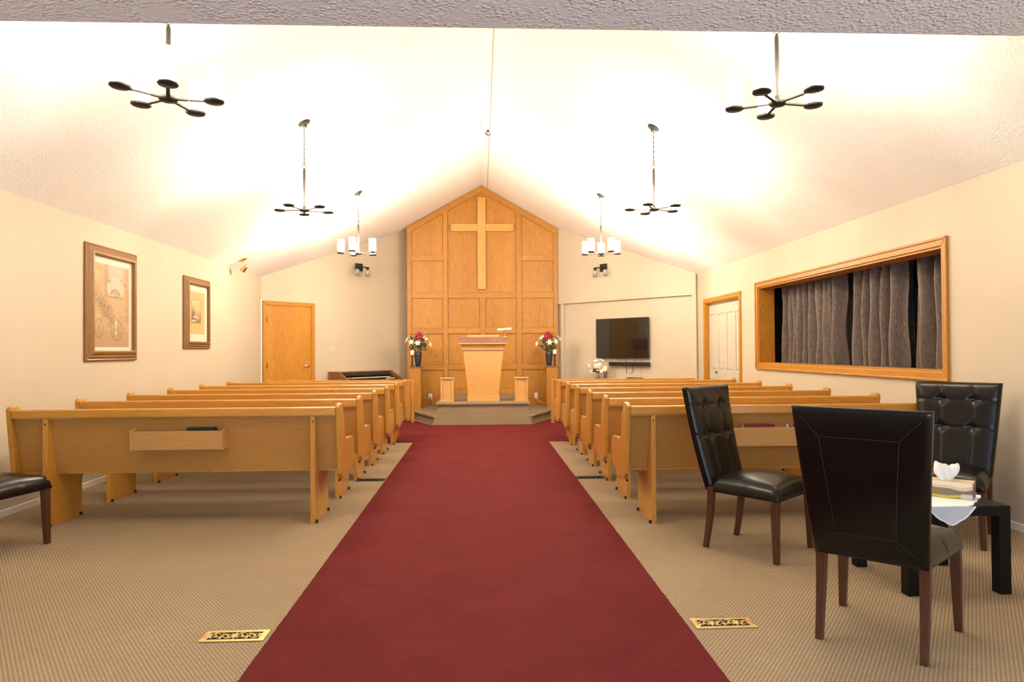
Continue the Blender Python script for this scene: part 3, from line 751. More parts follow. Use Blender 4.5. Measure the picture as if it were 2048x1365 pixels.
# books in the racks
def book(x, y, z, wd, th, h, m, label, name='hymn_book', tilt=0):
    t = thing(name, label, 'book', (x, y, z), 0, 'books in the pew racks'); t.rotation_euler = (tilt, 0, 0)
    MB().box(0, wd, 0, .003, 0, h).box(0, wd, th-.003, th, 0, h).box(wd-.004, wd, 0, th, 0, h).build('cover', m, t)
    MB().box(.004, wd-.004, .003, th-.003, .003, h-.003).build('page_block', 'pages', t)
book(-2.185, 5.315, .583, .21, .03, .148, 'black', 'thin black book standing in the rack of the nearest left pew', 'black_book')
book(1.95, 5.135, .583, .235, .034, .145, 'hymnal', 'maroon hymn book in the right rack, nearest the left leather chair')
book(2.30, 5.135, .583, .012, .08, .145, 'hymnal', 'maroon hymn book standing end on in the right rack, left of a matching one')
book(2.325, 5.135, .583, .02, .08, .145, 'hymnal', 'maroon hymn book standing end on in the right rack, partly behind the near chair')

# ------------------------------------------------------------------ leather chairs
def build_chair():
    t = thing('dining_chair', '', 'chair')
    # --- backrest: slab following a curved spine
    zs0, zs1 = .385, 1.045
    def spine(v):   # v 0..1 -> y, z
        return (.045-.142*v-.03*math.sin(v*PI)*0+.02*math.sin(v*PI)*-1*.6, zs0+(zs1-zs0)*v)
    NU, NV = 40, 56
    def hw(v): return .230+.047*v
    butt = [(.31, .52), (.69, .52), (.31, .81), (.69, .81)]
    vv = []; fr = {}; bk = {}
    def edge(t_): return max(0.0, 1-abs(2*t_-1)**8)**.5
    for j in range(NV+1):
        v = j/NV
        y, z = spine(v)
        for i in range(NU+1):
            u = i/NU; e = min(edge(u), edge(v)); th = .033*(.5+.5*e)
            puff = .012*e
            for bu, bv in butt:
                d2_ = ((u-bu)*.45)**2+((v-bv)*.66)**2; puff -= .017*math.exp(-d2_/.0007)
            seam = 0
            for bu in (.31, .69):
                seam += .006*math.exp(-((u-bu)*.45/.006)**2)*(1 if v > .1 else 0)
            for bv in (.52, .81):
                seam += .006*math.exp(-((v-bv)*.66/.006)**2)
            x = (2*u-1)*(hw(v)-.006*(1-e))
            fr[i, j] = len(vv); vv.append((x, y+th+puff-seam, z+.004*(e-1)))
    for j in range(NV+1):
        v = j/NV; y, z = spine(v)
        for i in range(NU+1):
            u = i/NU; e = min(edge(u), edge(v)); th = .027*(.5+.5*e)
            x = (2*u-1)*(hw(v)-.006*(1-e)); bk[i, j] = len(vv); vv.append((x, y-th, z+.004*(e-1)))
    ff = []
    for j in range(NV):
        for i in range(NU):
            ff.append((fr[i, j], fr[i+1, j], fr[i+1, j+1], fr[i, j+1])); ff.append((bk[i, j], bk[i, j+1], bk[i+1, j+1], bk[i+1, j]))
    for i in range(NU):
        ff.append((fr[i, 0], bk[i, 0], bk[i+1, 0], fr[i+1, 0])); ff.append((fr[i, NV], fr[i+1, NV], bk[i+1, NV], bk[i, NV]))
    for j in range(NV):
        ff.append((fr[0, j], fr[0, j+1], bk[0, j+1], bk[0, j])); ff.append((fr[NU, j], bk[NU, j], bk[NU, j+1], fr[NU, j+1]))
    br = MB().add(vv, ff, True).build('backrest', 'leather', t)
    for bu, bv in butt:
        y, z = spine(bv); x = (2*bu-1)*hw(bv)
        MB().lathe([(.0, .008), (.008, .006), (.012, .001), (.011, -.004)], 12, mat=T(x, y+.033-.010, z) @ Matrix.Rotation(-PI/2, 4, 'X'), cap=False).build('button', 'leather', br)
    def onback(u, v):
        y, z = spine(v); return ((2*u-1)*hw(v), y-.0276, z)
    fr_ = [(.20, .80), (.78, .80), (.74, .16), (.24, .16)]; cor = [(.04, .96), (.96, .96), (.95, .04), (.05, .04)]
    st = MB()
    for k in range(4):
        a, b = fr_[k], fr_[(k+1) % 4]
        st.tube([onback(a[0]+(b[0]-a[0])*q/8, a[1]+(b[1]-a[1])*q/8) for q in range(9)], .0012, 4)
        a, b = fr_[k], cor[k]
        st.tube([onback(a[0]+(b[0]-a[0])*q/5, a[1]+(b[1]-a[1])*q/5) for q in range(5)], .0012, 4)
    st.build('stitching', 'thread', br)
    # --- seat cushion
    NS = 18; v = []; f = []; top = {}; bot = {}
    for j in range(NS+1):
        b = j/NS; y = .055+.487*b; h_ = .222+.050*b
        for i in range(NS+1):
            a = i/NS; e = min(edge(a), edge(b)); x = (2*a-1)*(h_-.012*(1-e))
            cr = .046*(1-(2*a-1)**2)*(1-(2*b-1)**2)
            top[i, j] = len(v); v.append((x, y-.012*(1-e)*(1 if b > .5 else -1), (.425+.038*e+cr)))
            bot[i, j] = len(v); v.append(((2*a-1)*h_, y, .370))
    mid = {}
    for j in range(NS):
        for i in range(NS):
            f.append((top[i, j], top[i+1, j], top[i+1, j+1], top[i, j+1])); f.append((bot[i, j], bot[i, j+1], bot[i+1, j+1], bot[i+1, j]))
    for i in range(NS):
        f.append((top[i, 0], bot[i, 0], bot[i+1, 0], top[i+1, 0])); f.append((top[i, NS], top[i+1, NS], bot[i+1, NS], bot[i, NS]))
        f.append((top[0, i], top[0, i+1], bot[0, i+1], bot[0, i])); f.append((top[NS, i], bot[NS, i], bot[NS, i+1], top[NS, i+1]))
    se = MB().add(v, f, True).build('seat', 'leather', t)
    md = se.modifiers.new('b', 'BEVEL'); md.width = .012; md.segments = 3; md.limit_method = 'ANGLE'; md.angle_limit = 1.0
    # --- legs
    for s in (-1, 1):
        m_ = MB(); taper(m_, s*.248-.016, s*.248+.016, .497, .529, 0, s*.240-.023, s*.240+.023, .480, .528, .375); m_.build('leg', 'cherry', t, bevel=.003)
        m_ = MB(); prev = None; vs = []; fs = []
        N = 8
        for k in range(N+1):
            q = k/N; z = .40*q; yc = .018+.045*math.sin(q*PI/2); w_ = .015+.006*q
            vs += [(s*.205-w_, yc-w_, z), (s*.205+w_, yc-w_, z), (s*.205+w_, yc+w_, z), (s*.205-w_, yc+w_, z)]
        for k in range(N):
            for e_ in range(4): fs.append((k*4+e_, k*4+(e_+1) % 4, (k+1)*4+(e_+1) % 4, (k+1)*4+e_))
        fs += [(3, 2, 1, 0), (N*4, N*4+1, N*4+2, N*4+3)]
        m_.add(vs, fs); m_.build('leg', 'cherry', t, bevel=.002)
    return t
ch = build_chair()
def place_chair(first, x, y, fx, fy, label):
    o = ch if first else copy_tree(ch)
    o.location = (x, y, 0); o.rotation_euler = (0, 0, math.atan2(fy, fx)-PI/2)
    return tag(o, label, 'chair', 'dark leather dining chairs')
place_chair(True, 1.636, 2.915, .37, .385, 'dark leather dining chair with its back to the camera, nearest on the right')
place_chair(False, 1.602, 4.675, .66, -.73, 'dark leather dining chair seen side on behind the rearmost right pew')
place_chair(False, 3.385, 4.86, -.72, -.69, 'button-tufted dark leather dining chair against the right wall beyond the table')
th_ = math.radians(83); fx, fy = math.cos(th_), math.sin(th_)
FRp = Vector((-2.949, 4.9)); cpos = FRp-Vector((fx, fy))*.513-Vector((fy, -fx))*.240
place_chair(False, cpos.x, cpos.y, fx, fy, 'dark leather dining chair cut off by the left edge, behind the rearmost left pew')

# ------------------------------------------------------------------ side table, doily, tissues
st = thing('side_table', 'low black square side table between the leather chairs', 'table', (2.487, 3.83, 0), .0)
MB().box(-.278, .278, -.278, .278, .41, .462, ch=.002).build('table_top', 'tablemat', st)
for sx in (-1, 1):
    for sy in (-1, 1):
        MB().box(sx*.247-.031, sx*.247+.031, sy*.247-.031, sy*.247+.031, 0, .41, ch=.002).build('leg', 'tablemat', st)
dl = thing('lace_doily', 'white lace doily lying cornerwise on the black side table', 'doily', (2.445, 3.80, .463))
# flat part : square rotated 45 deg, clipped at table front (local y=-.25), hanging tip beyond
def dp(n=96, R_=.34):
    out = []
    for i in range(n):
        a = 2*PI*i/n; c = abs(math.cos(a))+abs(math.sin(a)); r = R_/c**.92*(1+.035*abs(math.sin(8*a)))
        out.append((r*math.cos(a), r*math.sin(a)))
    return out
yf = 3.552-3.80-.004
pts = dp(); flat = []
for x, y in pts: flat.append((x, max(y, yf)))
MB().prism(flat, 0, .0025, 2).build('cloth_top', 'tissue', dl)
hv = []
for i in range(49):
    x = -.128+.256*i/48; q = abs(x)/.128
    z = -.084*(1-q**1.7)*(1+.10*abs(math.cos(q*PI*1.5)))-.003
    hv.append((x, yf-.0012, z))
hm = MB()
n = len(hv); v = []
topv = [(x, yf-.0012, .001) for x, y, z in hv]
v = hv+topv; f = [(i, i+1, n+i+1, n+i) for i in range(n-1)]
hm.add(v, f); ho = hm.build('hanging_corner', 'lace', dl, label='sheer lace corner hanging over the table edge')
hb = MB().tube([p for p in hv], .004, 5).build('scalloped_hem', 'tissue', dl)
tb = thing('tissue_box', 'cardboard tissue box with olive landscape print on the doily', 'tissue box', (2.598, 3.785, .4675), -.74)
def printbox():
    nx, nz = 150, 48; v = []; f = []; col = []
    def c(u, w_):
        hill = .62+.10*math.sin(u*5+1)+.05*math.sin(u*13); yel = .16+.09*math.sin(u*6+2.0)-.12*u
        if w_ > hill: b_ = (.80, .68, .48) if w_ > hill+.12+.1*u else (.62, .50, .36)
        elif w_ > yel+.12: b_ = (.16+.1*(1-u), .13+.05*(1-u), .075+.05*u)
        elif w_ > yel-.02: b_ = (.55, .47, .04)
        else: b_ = (.28, .25, .05)
        if u > .80 and w_ < .3: b_ = (.52, .50, .50)
        return b_
    X0, X1, Y0, Y1, Zz = -.165, .115, -.058, .058, .088
    faces = [((X0, Y0), (X1, Y0), 0), ((X1, Y0), (X1, Y1), 1), ((X1, Y1), (X0, Y1), 0), ((X0, Y1), (X0, Y0), 1)]
    for (a, b, typ) in faces:
        o = len(v)
        for j in range(nz+1):
            for i in range(nx+1):
                u = i/nx; w_ = j/nz; v.append((a[0]+(b[0]-a[0])*u, a[1]+(b[1]-a[1])*u, Zz*w_))
                cc = c(u, w_) if typ == 0 else ((.17, .135, .085) if .06 < u < .94 else (.10, .08, .05))
                if typ == 1 and w_ > .75: cc = (.33, .27, .19)
                col.append(cc)
        for j in range(nz):
            for i in range(nx): f.append((o+j*(nx+1)+i, o+j*(nx+1)+i+1, o+(j+1)*(nx+1)+i+1, o+(j+1)*(nx+1)+i))
    for z in (Zz, 0):
        o = len(v); v += [(X0, Y0, z), (X1, Y0, z), (X1, Y1, z), (X0, Y1, z)]; col += [(.60, .50, .34)]*4; f.append((o, o+1, o+2, o+3))
    me = bpy.data.meshes.new('carton'); me.from_pydata(v, [], f)
    at = me.color_attributes.new('Col', 'FLOAT_COLOR', 'POINT')
    at.data.foreach_set('color', np.hstack([np.array(col), np.ones((len(col), 1))]).ravel().astype(np.float32))
    me.materials.append(M['boxprint']); o = bpy.data.objects.new('carton', me); COL.objects.link(o); o.parent = tb
printbox()
tis = MB(); v = []; f = []
NA, NH = 40, 9
for k in range(NH+1):
    q = k/NH
    for i in range(NA):
        a = 2*PI*i/NA; r = .026+.026*math.sin(q*2.2)+.008*q*math.sin(3*a+1.3)+.004*q*math.sin(7*a+2*q); fold = .010*math.sin(5*a+q*3)
        v.append((r*math.cos(a)*1.15-.02, (r*.6+fold)*math.sin(a), .088+.085*q+.010*q*math.sin(3*a+.5)+.004*q*math.sin(8*a)))
for k in range(NH):
    for i in range(NA): f.append((k*NA+i, k*NA+(i+1) % NA, (k+1)*NA+(i+1) % NA, (k+1)*NA+i))
for i in range(NA):   # folded-in top
    a = 2*PI*i/NA; v.append((-.02+.02*math.cos(a), .008*math.sin(a), .145))
for i in range(NA): f.append((NH*NA+i, NH*NA+(i+1) % NA, (NH+1)*NA+(i+1) % NA, (NH+1)*NA+i))
tis.add(v, f, True).build('paper_tissue', 'tissue', tb)

# ------------------------------------------------------------------ floor registers
def register(x, y, label, name='floor_register', mm='brass'):
    t = thing(name, label, 'floor vent', (x, y, .001), 0, 'brass floor registers')
    a, b, ia, ib = .143, .060, .118, .040
    m_ = MB()
    m_.box(-a, a, -b, -ib, 0, .005).box(-a, a, ib, b, 0, .005).box(-a, -ia, -ib, ib, 0, .005).box(ia, a, -ib, ib, 0, .005)
    m_.build('frame', mm, t, bevel=.0015)
    MB().box(-ia, ia, -ib, ib, .0003, .001).build('duct_opening', 'dark', t)
    g = MB()
    for k in range(4):
        cx = -ia+.0295+k*.059; sg = 1 if k % 2 == 0 else -1
        g.tube([(cx+.029*math.cos(PI*q/14), sg*(-.034+.062*math.sin(PI*q/14)), .004) for q in range(15)], .0028, 6)
        for m_ in (-1, 1):
            pts = []
            for q in range(18):
                th = q/17*5.6; rr = .0125*(1-q/17*.7)
                pts.append((cx+m_*(.013+rr*math.cos(th)*-1), sg*(-.016+rr*math.sin(th)), .0035))
            g.tube(pts, .0022, 5)
            g.tube([(cx+m_*.029, sg*-.036, .004), (cx+m_*.024, sg*.0, .004), (cx+m_*.029, sg*.036, .004)], .0022, 5)
        g.lathe([(.006, 0), (.006, .006), (0, .007)], 10, mat=T(cx, sg*.006, 0))
    g.build('scroll_grille', mm, t)
register(-1.118, 3.245, 'brass scrollwork floor register left of the aisle, near the camera')
register(1.132, 3.262, 'brass scrollwork floor register right of the aisle, near the camera')
register(-1.107, 7.085, 'floor register in the beige carpet beside the left pews', mm='bronze')  # brass register given a dark finish, as its shaded slot dominates from afar
register(1.10, 7.05, 'floor register in the beige carpet beside the right pews', mm='bronze')  # dark finish on brass, standing in for the shaded slot

# ------------------------------------------------------------------ chandeliers
def build_chandelier(off, sm='shade', tilt=0):
    """origin: hub bottom centre"""
    t = thing('chandelier', '', 'chandelier')
    MB().lathe([(.0, -.014), (.045, -.010), (.055, .0), (.055, .012), (.020, .022), (.016, .05), (0, .05)], 24).build('hub', 'bronze', t)
    MB().lathe([(.010, .05), (.010, .17), (.013, .175), (.013, .42), (.008, .435), (.004, .445)], 14).build('centre_rod', 'bronze', t)
    for k in range(5):
        a = math.radians(off+72*k)-PI/2; ca, sa = math.cos(a), math.sin(a)
        A = MB().box(.04, .245, -.011, .011, .0, .008, mat=Rz(a)).build('arm', 'bronze', t); A.rotation_euler = (0, tilt, 0)
        c = T(.255*ca, .255*sa, 0)
        MB().lathe([(0, -.004), (.050, -.002), (.058, .004), (.058, .013), (.022, .015), (.020, .030), (.0, .030)], 24, mat=c).build('drip_plate', 'bronze', A)
        MB().lathe([(.020, .0305), (.046, .034), (.048, .05), (.048, .205)], 24, mat=c, cap=False).build('glass_shade', sm, A)
    return t
def add_chain(t, z0, top, slope_ang):
    n = int((top-z0-.03)/.026); m_ = MB()
    m_.tube([(.022*math.cos(a), 0, z0+.02+.022*math.sin(a)) for a in [2*PI*i/16 for i in range(16)]], .0028, 5, closed=True)
    z = z0+.05
    k = 0
    while z < top-.03:
        mt = T(0, 0, z) @ Rz(PI/2*(k % 2)+.3)
        m_.tube([(.007*math.cos(a), 0, .016*math.sin(a)) for a in [2*PI*i/10 for i in range(10)]], .0034, 5, mat=mt, closed=True); z += .026; k += 1
    m_.build('chain', 'bronze', t)
    MB().lathe([(.009, -.05), (.012, -.02), (.03, -.018), (.062, -.012), (.066, -.004), (.066, .006)], 24, mat=T(0, 0, top) @ Matrix.Rotation(slope_ang, 4, 'Y')).build('canopy', 'bronze', t)
rowsY = {-1: [4.17, 7.34, 10.57], 1: [4.27, 7.38, 10.66]}
offs = {-1: [23, 50, -10], 1: [-43, -28, 26]}; tilts = {-1: [.035, 0, 0], 1: [-.015, 0, 0]}
nm = ['nearest the camera', 'in the middle row', 'nearest the chancel']
hz = {-1: [2.775, 2.757, 2.757], 1: [2.82, 2.785, 2.768]}
for s in (-1, 1):
    for i in range(3):
        t = build_chandelier(offs[s][i], 'shade_far' if i == 2 else 'shade', tilts[s][i]); x = -1.82 if s < 0 else 1.86
        add_chain(t, .442, ceilz(x)-hz[s][i]-.004, (-1 if s < 0 else 1)*math.atan(.558))
        t.location = (x, rowsY[s][i], hz[s][i])
        tag(t, 'five-light bronze chandelier left of the aisle, %s' % nm[i] if s < 0 else 'five-light bronze chandelier right of the aisle, %s' % nm[i], 'chandelier', 'five-light bronze chandeliers')

# ------------------------------------------------------------------ spotlight, sconces, hook, switch
sp = thing('ceiling_spotlight', 'small brass spotlight on the ceiling slope above the left wall', 'spotlight', (-3.58, 10.75, ceilz(-3.58)-.002))
rt = Matrix.Rotation(-math.atan(.554), 4, 'Y')
MB().lathe([(.06, .004), (.06, -.010), (.045, -.02), (.01, -.024), (0, -.024)], 24, mat=rt).build('base', 'brass', sp)
sl = bpy.data.lights.new('spotlight_beam', 'SPOT'); sl.energy = 150; sl.color = (1, .80, .52); sl.spot_size = 1.0; sl.spot_blend = .8; sl.shadow_soft_size = .04
so = bpy.data.objects.new('spotlight_beam', sl); COL.objects.link(so); so.location = (-3.40, 10.9, 2.50)
so.rotation_euler = (Vector((.05, 14.4, 2.3))-Vector(so.location)).to_track_quat('-Z', 'Y').to_euler()
MB().tube([(.0, 0, -.02), (.012, -.0, -.07), (.02, -.0, -.10)], .008, 8).build('stem', 'brass', sp)
MB().lathe([(.0, .06), (.022, .055), (.03, .03), (.036, -.03), (.04, -.06), (.034, -.06), (.028, -.02), (0, -.02)], 20, mat=T(.02, 0, -.135) @ Euler((.5, .9, 0)).to_matrix().to_4x4()).build('lamp_head', 'brass', sp)
def sconce(base_, n, d, label, flip):
    ang = math.atan2(d.y, d.x)
    t = thing('wall_sconce', label, 'sconce', tuple(base_), ang, 'two-light sconces')
    s_ = -1 if not flip else 1      # room side in local y
    def bb(mb, x0, x1, y0, y1, *r, **k):
        a, b = sorted((s_*y0, s_*y1)); return mb.box(x0, x1, a, b, *r, **k)
    bb(MB(), -.085, .085, .0, .022, -.075, .075, ch=.003).build('back_plate', 'bronze', t)
    bb(MB(), -.15, .15, .105, .125, -.012, .008, ch=.002).build('cross_bar', 'bronze', t)
    bb(MB(), -.012, .012, .02, .11, -.012, .008).build('arm', 'bronze', t)
    for x in (-.125, .125):
        mt = T(x, s_*.115, -.012)
        MB().lathe([(.042, 0), (.042, -.008), (.022, -.012), (.02, -.04), (0, -.04)], 18, mat=mt).build('lamp_cup', 'bronze', t)
        MB().lathe([(.024, -.04), (.04, -.05), (.042, -.155), (.039, -.155), (.037, -.055), (.02, -.045)], 18, mat=mt, cap=False).build('glass_shade', 'sconceglass', t)
sconce((-2.36, 13.735, 2.93), LN, LD, 'two-light bronze sconce on the angled wall left of the panelling', False)
LPs = LP+LD*1.94; 
RPs = RP+RD*2.02+RN*.056
sc2 = sconce((RPs.x, RPs.y, 2.89), RN, RD, 'two-light bronze sconce on the angled wall right of the panelling', True)
hk = thing('ceiling_hook', 'small bronze hook hanging at the ceiling seam', 'hook', (.135, 10.6, ceilz(.135)-.002))
MB().lathe([(.03, 0), (.03, -.008), (.008, -.014), (.006, -.03)], 12).build('plate', 'bronze', hk)
MB().tube([(.03*math.cos(a)-.0, 0, -.05+.025*math.sin(a)) for a in [PI*.5+i*.5 for i in range(11)]], .006, 6).tube([(-.05, 0, -.02), (-.03, 0, -.06), (.0, 0, -.05)], .006, 6).build('hook', 'bronze', hk)
hw_ = thing('ceiling_wire', 'short stub of wire on the ceiling left of the hook', 'wire', (.012, 10.4, ceilz(.012)-.004))
MB().tube([(0, 0, .002), (0, .0, -.05)], .004, 6).build('wire_stub', 'bronze', hw_)
lsw = thing('light_switch', 'ivory light switch plate right of the oak door', 'light switch', tuple(LP+LD*1.455+Vector((0, 0, 1.335))), math.atan2(LD.y, LD.x))
M['switch'] = plain('beige_switch_plastic', (.56, .48, .36), .45)
MB().box(-.058, .058, -.008, 0, -.035, .035, ch=.003).build('switch_plate', 'switch', lsw)
MB().box(-.03, -.02, -.018, -.006, -.01, .01).box(.02, .03, -.018, -.006, -.01, .01).build('toggle', 'switch', lsw)

# ------------------------------------------------------------------ organ
og = thing('electric_organ', 'dark walnut electric organ behind the left pews below the switch', 'organ', tuple(LP+LD*1.36+LN*.03), math.atan2(LD.y, LD.x))
OW, ODp, OH = 1.30, .62, .915
side = [(0, 0), (0, OH), (-.30, OH), (-.56, .785), (-.60, .76), (-.60, .64), (-.24, .60), (-.24, .05), (-.5, .05), (-.5, 0)]
for x in (0, OW-.035): MB().prism(side, x, x+.035, 0).build('side_panel', 'walnut', og, bevel=.004)
MB().box(.035, OW-.035, -.13, 0, .02, OH-.004).build('back_case', 'walnut', og)
MB().box(.035, OW-.035, -.27, -.13, OH-.022, OH-.002, ch=.004).build('top_board', 'walnut', og)
MB().prism([(-.26, OH-.022), (-.30, .84), (-.33, .835), (-.14, .835), (-.14, OH-.022)], .035, OW-.035, 0).build('control_panel', 'black', og)
MB().box(.035, OW-.035, -.60, -.14, .64, .70).build('key_bed', 'walnut', og)
for (x0, x1, y0, y1, z) in ((.22, 1.15, -.42, -.30, .80), (.10, 1.0, -.57, -.45, .745)):
    ky = MB()
    n = 36; wk = (x1-x0)/n
    for k in range(n): ky.box(x0+k*wk+.0008, x0+(k+1)*wk-.0008, y0, y1, z-.012, z)
    kb = ky.build('keyboard', 'ivory', og); kb['label'] = 'ivory keys'
    bk_ = MB()
    for k in range(n-1):
        if k % 7 in (0, 1, 3, 4, 5): bk_.box(x0+(k+1)*wk-.006, x0+(k+1)*wk+.006, y0+.045, y1, z, z+.008)
    bk_.build('black_keys', 'black', kb)
    MB().box(.06, OW-.06, y0-.0, y1+.03, .70, z-.012).build('manual_block', 'black', og)
tabs = MB()
for k in range(10): tabs.box(1.02+k*.02, 1.033+k*.02, -.47, -.445, .757, .775)
tabs.build('stop_tabs', 'ivory', og)

# ------------------------------------------------------------------ television corner
ang = math.atan2(RD.y, RD.x)
def wallR(d, z, out=0): p = RP+RD*d+RN*out; return (p.x, p.y, z)
tv = thing('television', 'large black flat television on the angled wall right of the panelling', 'television', wallR(1.59, 1.515, 0), ang)
# local +x = RD (away), room side = +y or -y
ly = 1 if (Matrix.Rotation(-ang, 3, 'Z') @ RN).y > 0 else -1
def lb(mb, x0, x1, y0, y1, z0, z1, **k):
    a, b = sorted((ly*y0, ly*y1)); return mb.box(x0, x1, a, b, z0, z1, **k)
lb(MB(), -.15, .15, 0, .05, -.12, .12).build('wall_bracket', 'black', tv)
lb(MB(), -.61, .61, .05, .09, -.378, .378, ch=.004).build('housing', 'black', tv)
lb(MB(), -.602, .602, .0895, .0915, -.367, .370).build('screen', 'tv', tv)
sb = thing('soundbar', 'long black soundbar mounted on the wall below the television', 'soundbar', wallR(1.43, 1.025, 0), ang)
lb(MB(), -.46, .46, 0.03, .10, -.035, .035, ch=.012).build('speaker_body', 'black', sb)
lb(MB(), -.3, .3, 0, .03, -.02, .02).build('wall_mount', 'black', sb)
cb = thing('television_cables', 'thin dark cables hanging from the television to the box below', 'cable', wallR(1.40, 0, 0), ang)
def cable(p, q, r=.004):
    pts = [(p[0]+(q[0]-p[0])*k/6+.01*math.sin(k), ly*(.012+.006*math.sin(k*.5)), p[1]+(q[1]-p[1])*k/6) for k in range(7)]
    MB().tube(pts, r, 5).build('cable', 'black', cb)
cable((.14, 1.15), (.13, .84)); cable((-.10, 1.15), (.02, .84)); cable((-.20, 1.15), (-.20, .84), .002); cable((.33, 1.15), (.27, 1.06), .003)
TZ = .715
ct = thing('console_table', 'narrow oak console table hidden behind the right front screen', 'table', wallR(1.62, 0, .22), ang)
lb(MB(), -.85, .85, -.19, .19, TZ-.03, TZ, ch=.003).build('table_top', 'oak_x', ct)
for sx in (-.8, .8):
    for sy in (-.15, .15): lb(MB(), sx-.025, sx+.025, sy-.025, sy+.025, 0, TZ-.03).build('leg', 'oak_z', ct)
bxp = wallR(1.20, TZ, .20)
mb_ = thing('media_box', 'flat black media box on the table under the television', 'media box', bxp, ang)
lb(MB(), -.17, .17, -.11, .11, .006, .045, ch=.006).build('case', 'black', mb_)
lb(MB(), -.13, .13, -.08, .08, .045, .062, ch=.004).build('upper_unit', 'black', mb_)
for sx in (-.13, .13):
    for sy in (-.08, .08): lb(MB(), sx-.01, sx+.01, sy-.01, sy+.01, 0, .008).build('foot', 'black', mb_)
cp = wallR(1.86, TZ, .24); candle(cp[0], cp[1], TZ, '', iron=True)
gp = wallR(2.02, TZ, .26)
gv = thing('glass_vase', 'clear glass vase of white flowers on the table below the television', 'vase', gp)
MB().lathe([(0, 0), (.05, .0), (.052, .01), (.036, .07), (.030, .12), (.042, .165), (.039, .165), (.027, .12), (.032, .07), (.046, .016), (0, .012)], 24, cap=False).build('vessel', 'glass', gv)
gf = thing('white_bouquet', 'round bouquet of white blooms in the clear glass vase', 'flowers', (gp[0], gp[1], TZ+.07))
hy = MB()
for i in range(230):
    a = rnd.uniform(0, 2*PI); ph = rnd.uniform(.05, 2.1); r = .095
    p = (r*math.sin(ph)*math.cos(a), r*math.sin(ph)*math.sin(a), .20+r*math.cos(ph)*.8)
    s_ = .019; Mx = T(*p) @ rot_to((math.sin(ph)*math.cos(a), math.sin(ph)*math.sin(a), math.cos(ph)))
    hy.add([(-s_, 0, .004), (0, -s_, .004), (s_, 0, .004), (0, s_, .004), (0, 0, 0)], [(0, 1, 4), (1, 2, 4), (2, 3, 4), (3, 0, 4)], False, Mx)
hy.lathe([(0, .125), (.05, .14), (.085, .18), (.088, .21), (.06, .26), (0, .275)], 16)
hy.build('hydrangea_bloom', 'petal', gf)
for (p, d) in (((-.12, -.02, .20), (-1, -.3, .4)), ((-.10, -.05, .13), (-1, -.5, -.2)), ((-.03, -.05, .26), (-.3, -.5, 1)), ((.05, -.03, .27), (.4, -.4, 1)), ((.12, -.03, .17), (1, -.4, .3)), ((.03, -.08, .12), (.2, -1, .0)), ((-.13, .0, .25), (-1, 0, .9))):
    mb = MB(); lily(mb, p, d, .75); mb.build('white_bloom', 'petal', gf)
lf = MB()
for i in range(14):
    a = rnd.uniform(0, 2*PI); leafshape(lf, (.05*math.cos(a), .05*math.sin(a), rnd.uniform(.08, .15)), (math.cos(a), math.sin(a), rnd.uniform(-.2, .5)), .09, .02)
lf.build('foliage', 'leaf', gf)
MB().tube([(0, 0, -.05), (.005, 0, .1)], .006, 6).tube([(.01, .01, -.05), (-.01, 0, .1)], .005, 6).build('stems', 'stem', gf)

# ------------------------------------------------------------------ framed pictures on the left wall
def framed(y0, y1, z0, z1, fw, mt_, paint, label):
    t = thing('framed_picture', label, 'picture', (-W, (y0+y1)/2, (z0+z1)/2), 0, 'framed pictures on the left wall')
    hy, hz_ = (y1-y0)/2, (z1-z0)/2
    MB().box(.004, .012, -hy+.01, hy-.01, -hz_+.01, hz_-.01).build('backing', 'black', t)
    # moulding: stepped profile swept with mitres
    prof = [(0, 0), (0, .016), (.12, .024), (.22, .020), (.42, .036), (.52, .034), (.74, .050), (.90, .054), (1.0, .046), (1.0, 0)]
    def ringp(k):
        q, h = prof[k]; return q*fw, h
    cs = [(-1, -1), (1, -1), (1, 1), (-1, 1)]
    for e in range(4):
        a, b = cs[e], cs[(e+1) % 4]; v = []
        for c in (a, b):
            for q, h in (ringp(k) for k in range(len(prof))):
                v.append((h+.004, c[0]*(hy-q), c[1]*(hz_-q)))
        n = len(prof); f = [(k, k+1, n+k+1, n+k) for k in range(n-1)]+[tuple(range(n))[::-1], tuple(range(n, 2*n))]
        MB().add(v, f).build('frame_side', 'picframe', t)
    MB().box(.012, .016, -hy+fw*.9, hy-fw*.9, -hz_+fw*.9, hz_-fw*.9).build('mat_board', 'mat_board', t)
    my0, my1, mz0, mz1 = mt_
    NY, NZ = 150, 240; v = []; f = []; col = np.zeros(((NY+1)*(NZ+1), 4), np.float32); col[:, 3] = 1
    U, Vv = np.meshgrid(np.linspace(0, 1, NY+1), np.linspace(0, 1, NZ+1))
    C = paint(U, Vv)*.66; col[:, :3] = C.reshape(-1, 3)
    for j in range(NZ+1):
        for i in range(NY+1): v.append((.0175, my0+(my1-my0)*i/NY, mz0+(mz1-mz0)*j/NZ))
    for j in range(NZ):
        for i in range(NY): f.append((j*(NY+1)+i, j*(NY+1)+i+1, (j+1)*(NY+1)+i+1, (j+1)*(NY+1)+i))
    me = bpy.data.meshes.new('print'); me.from_pydata(v, [], f); at = me.color_attributes.new('Col', 'FLOAT_COLOR', 'POINT')
    at.data.foreach_set('color', col.ravel()); me.materials.append(M['print'])
    o = bpy.data.objects.new('print', me); COL.objects.link(o); o.parent = t
rs = np.random.RandomState(5)
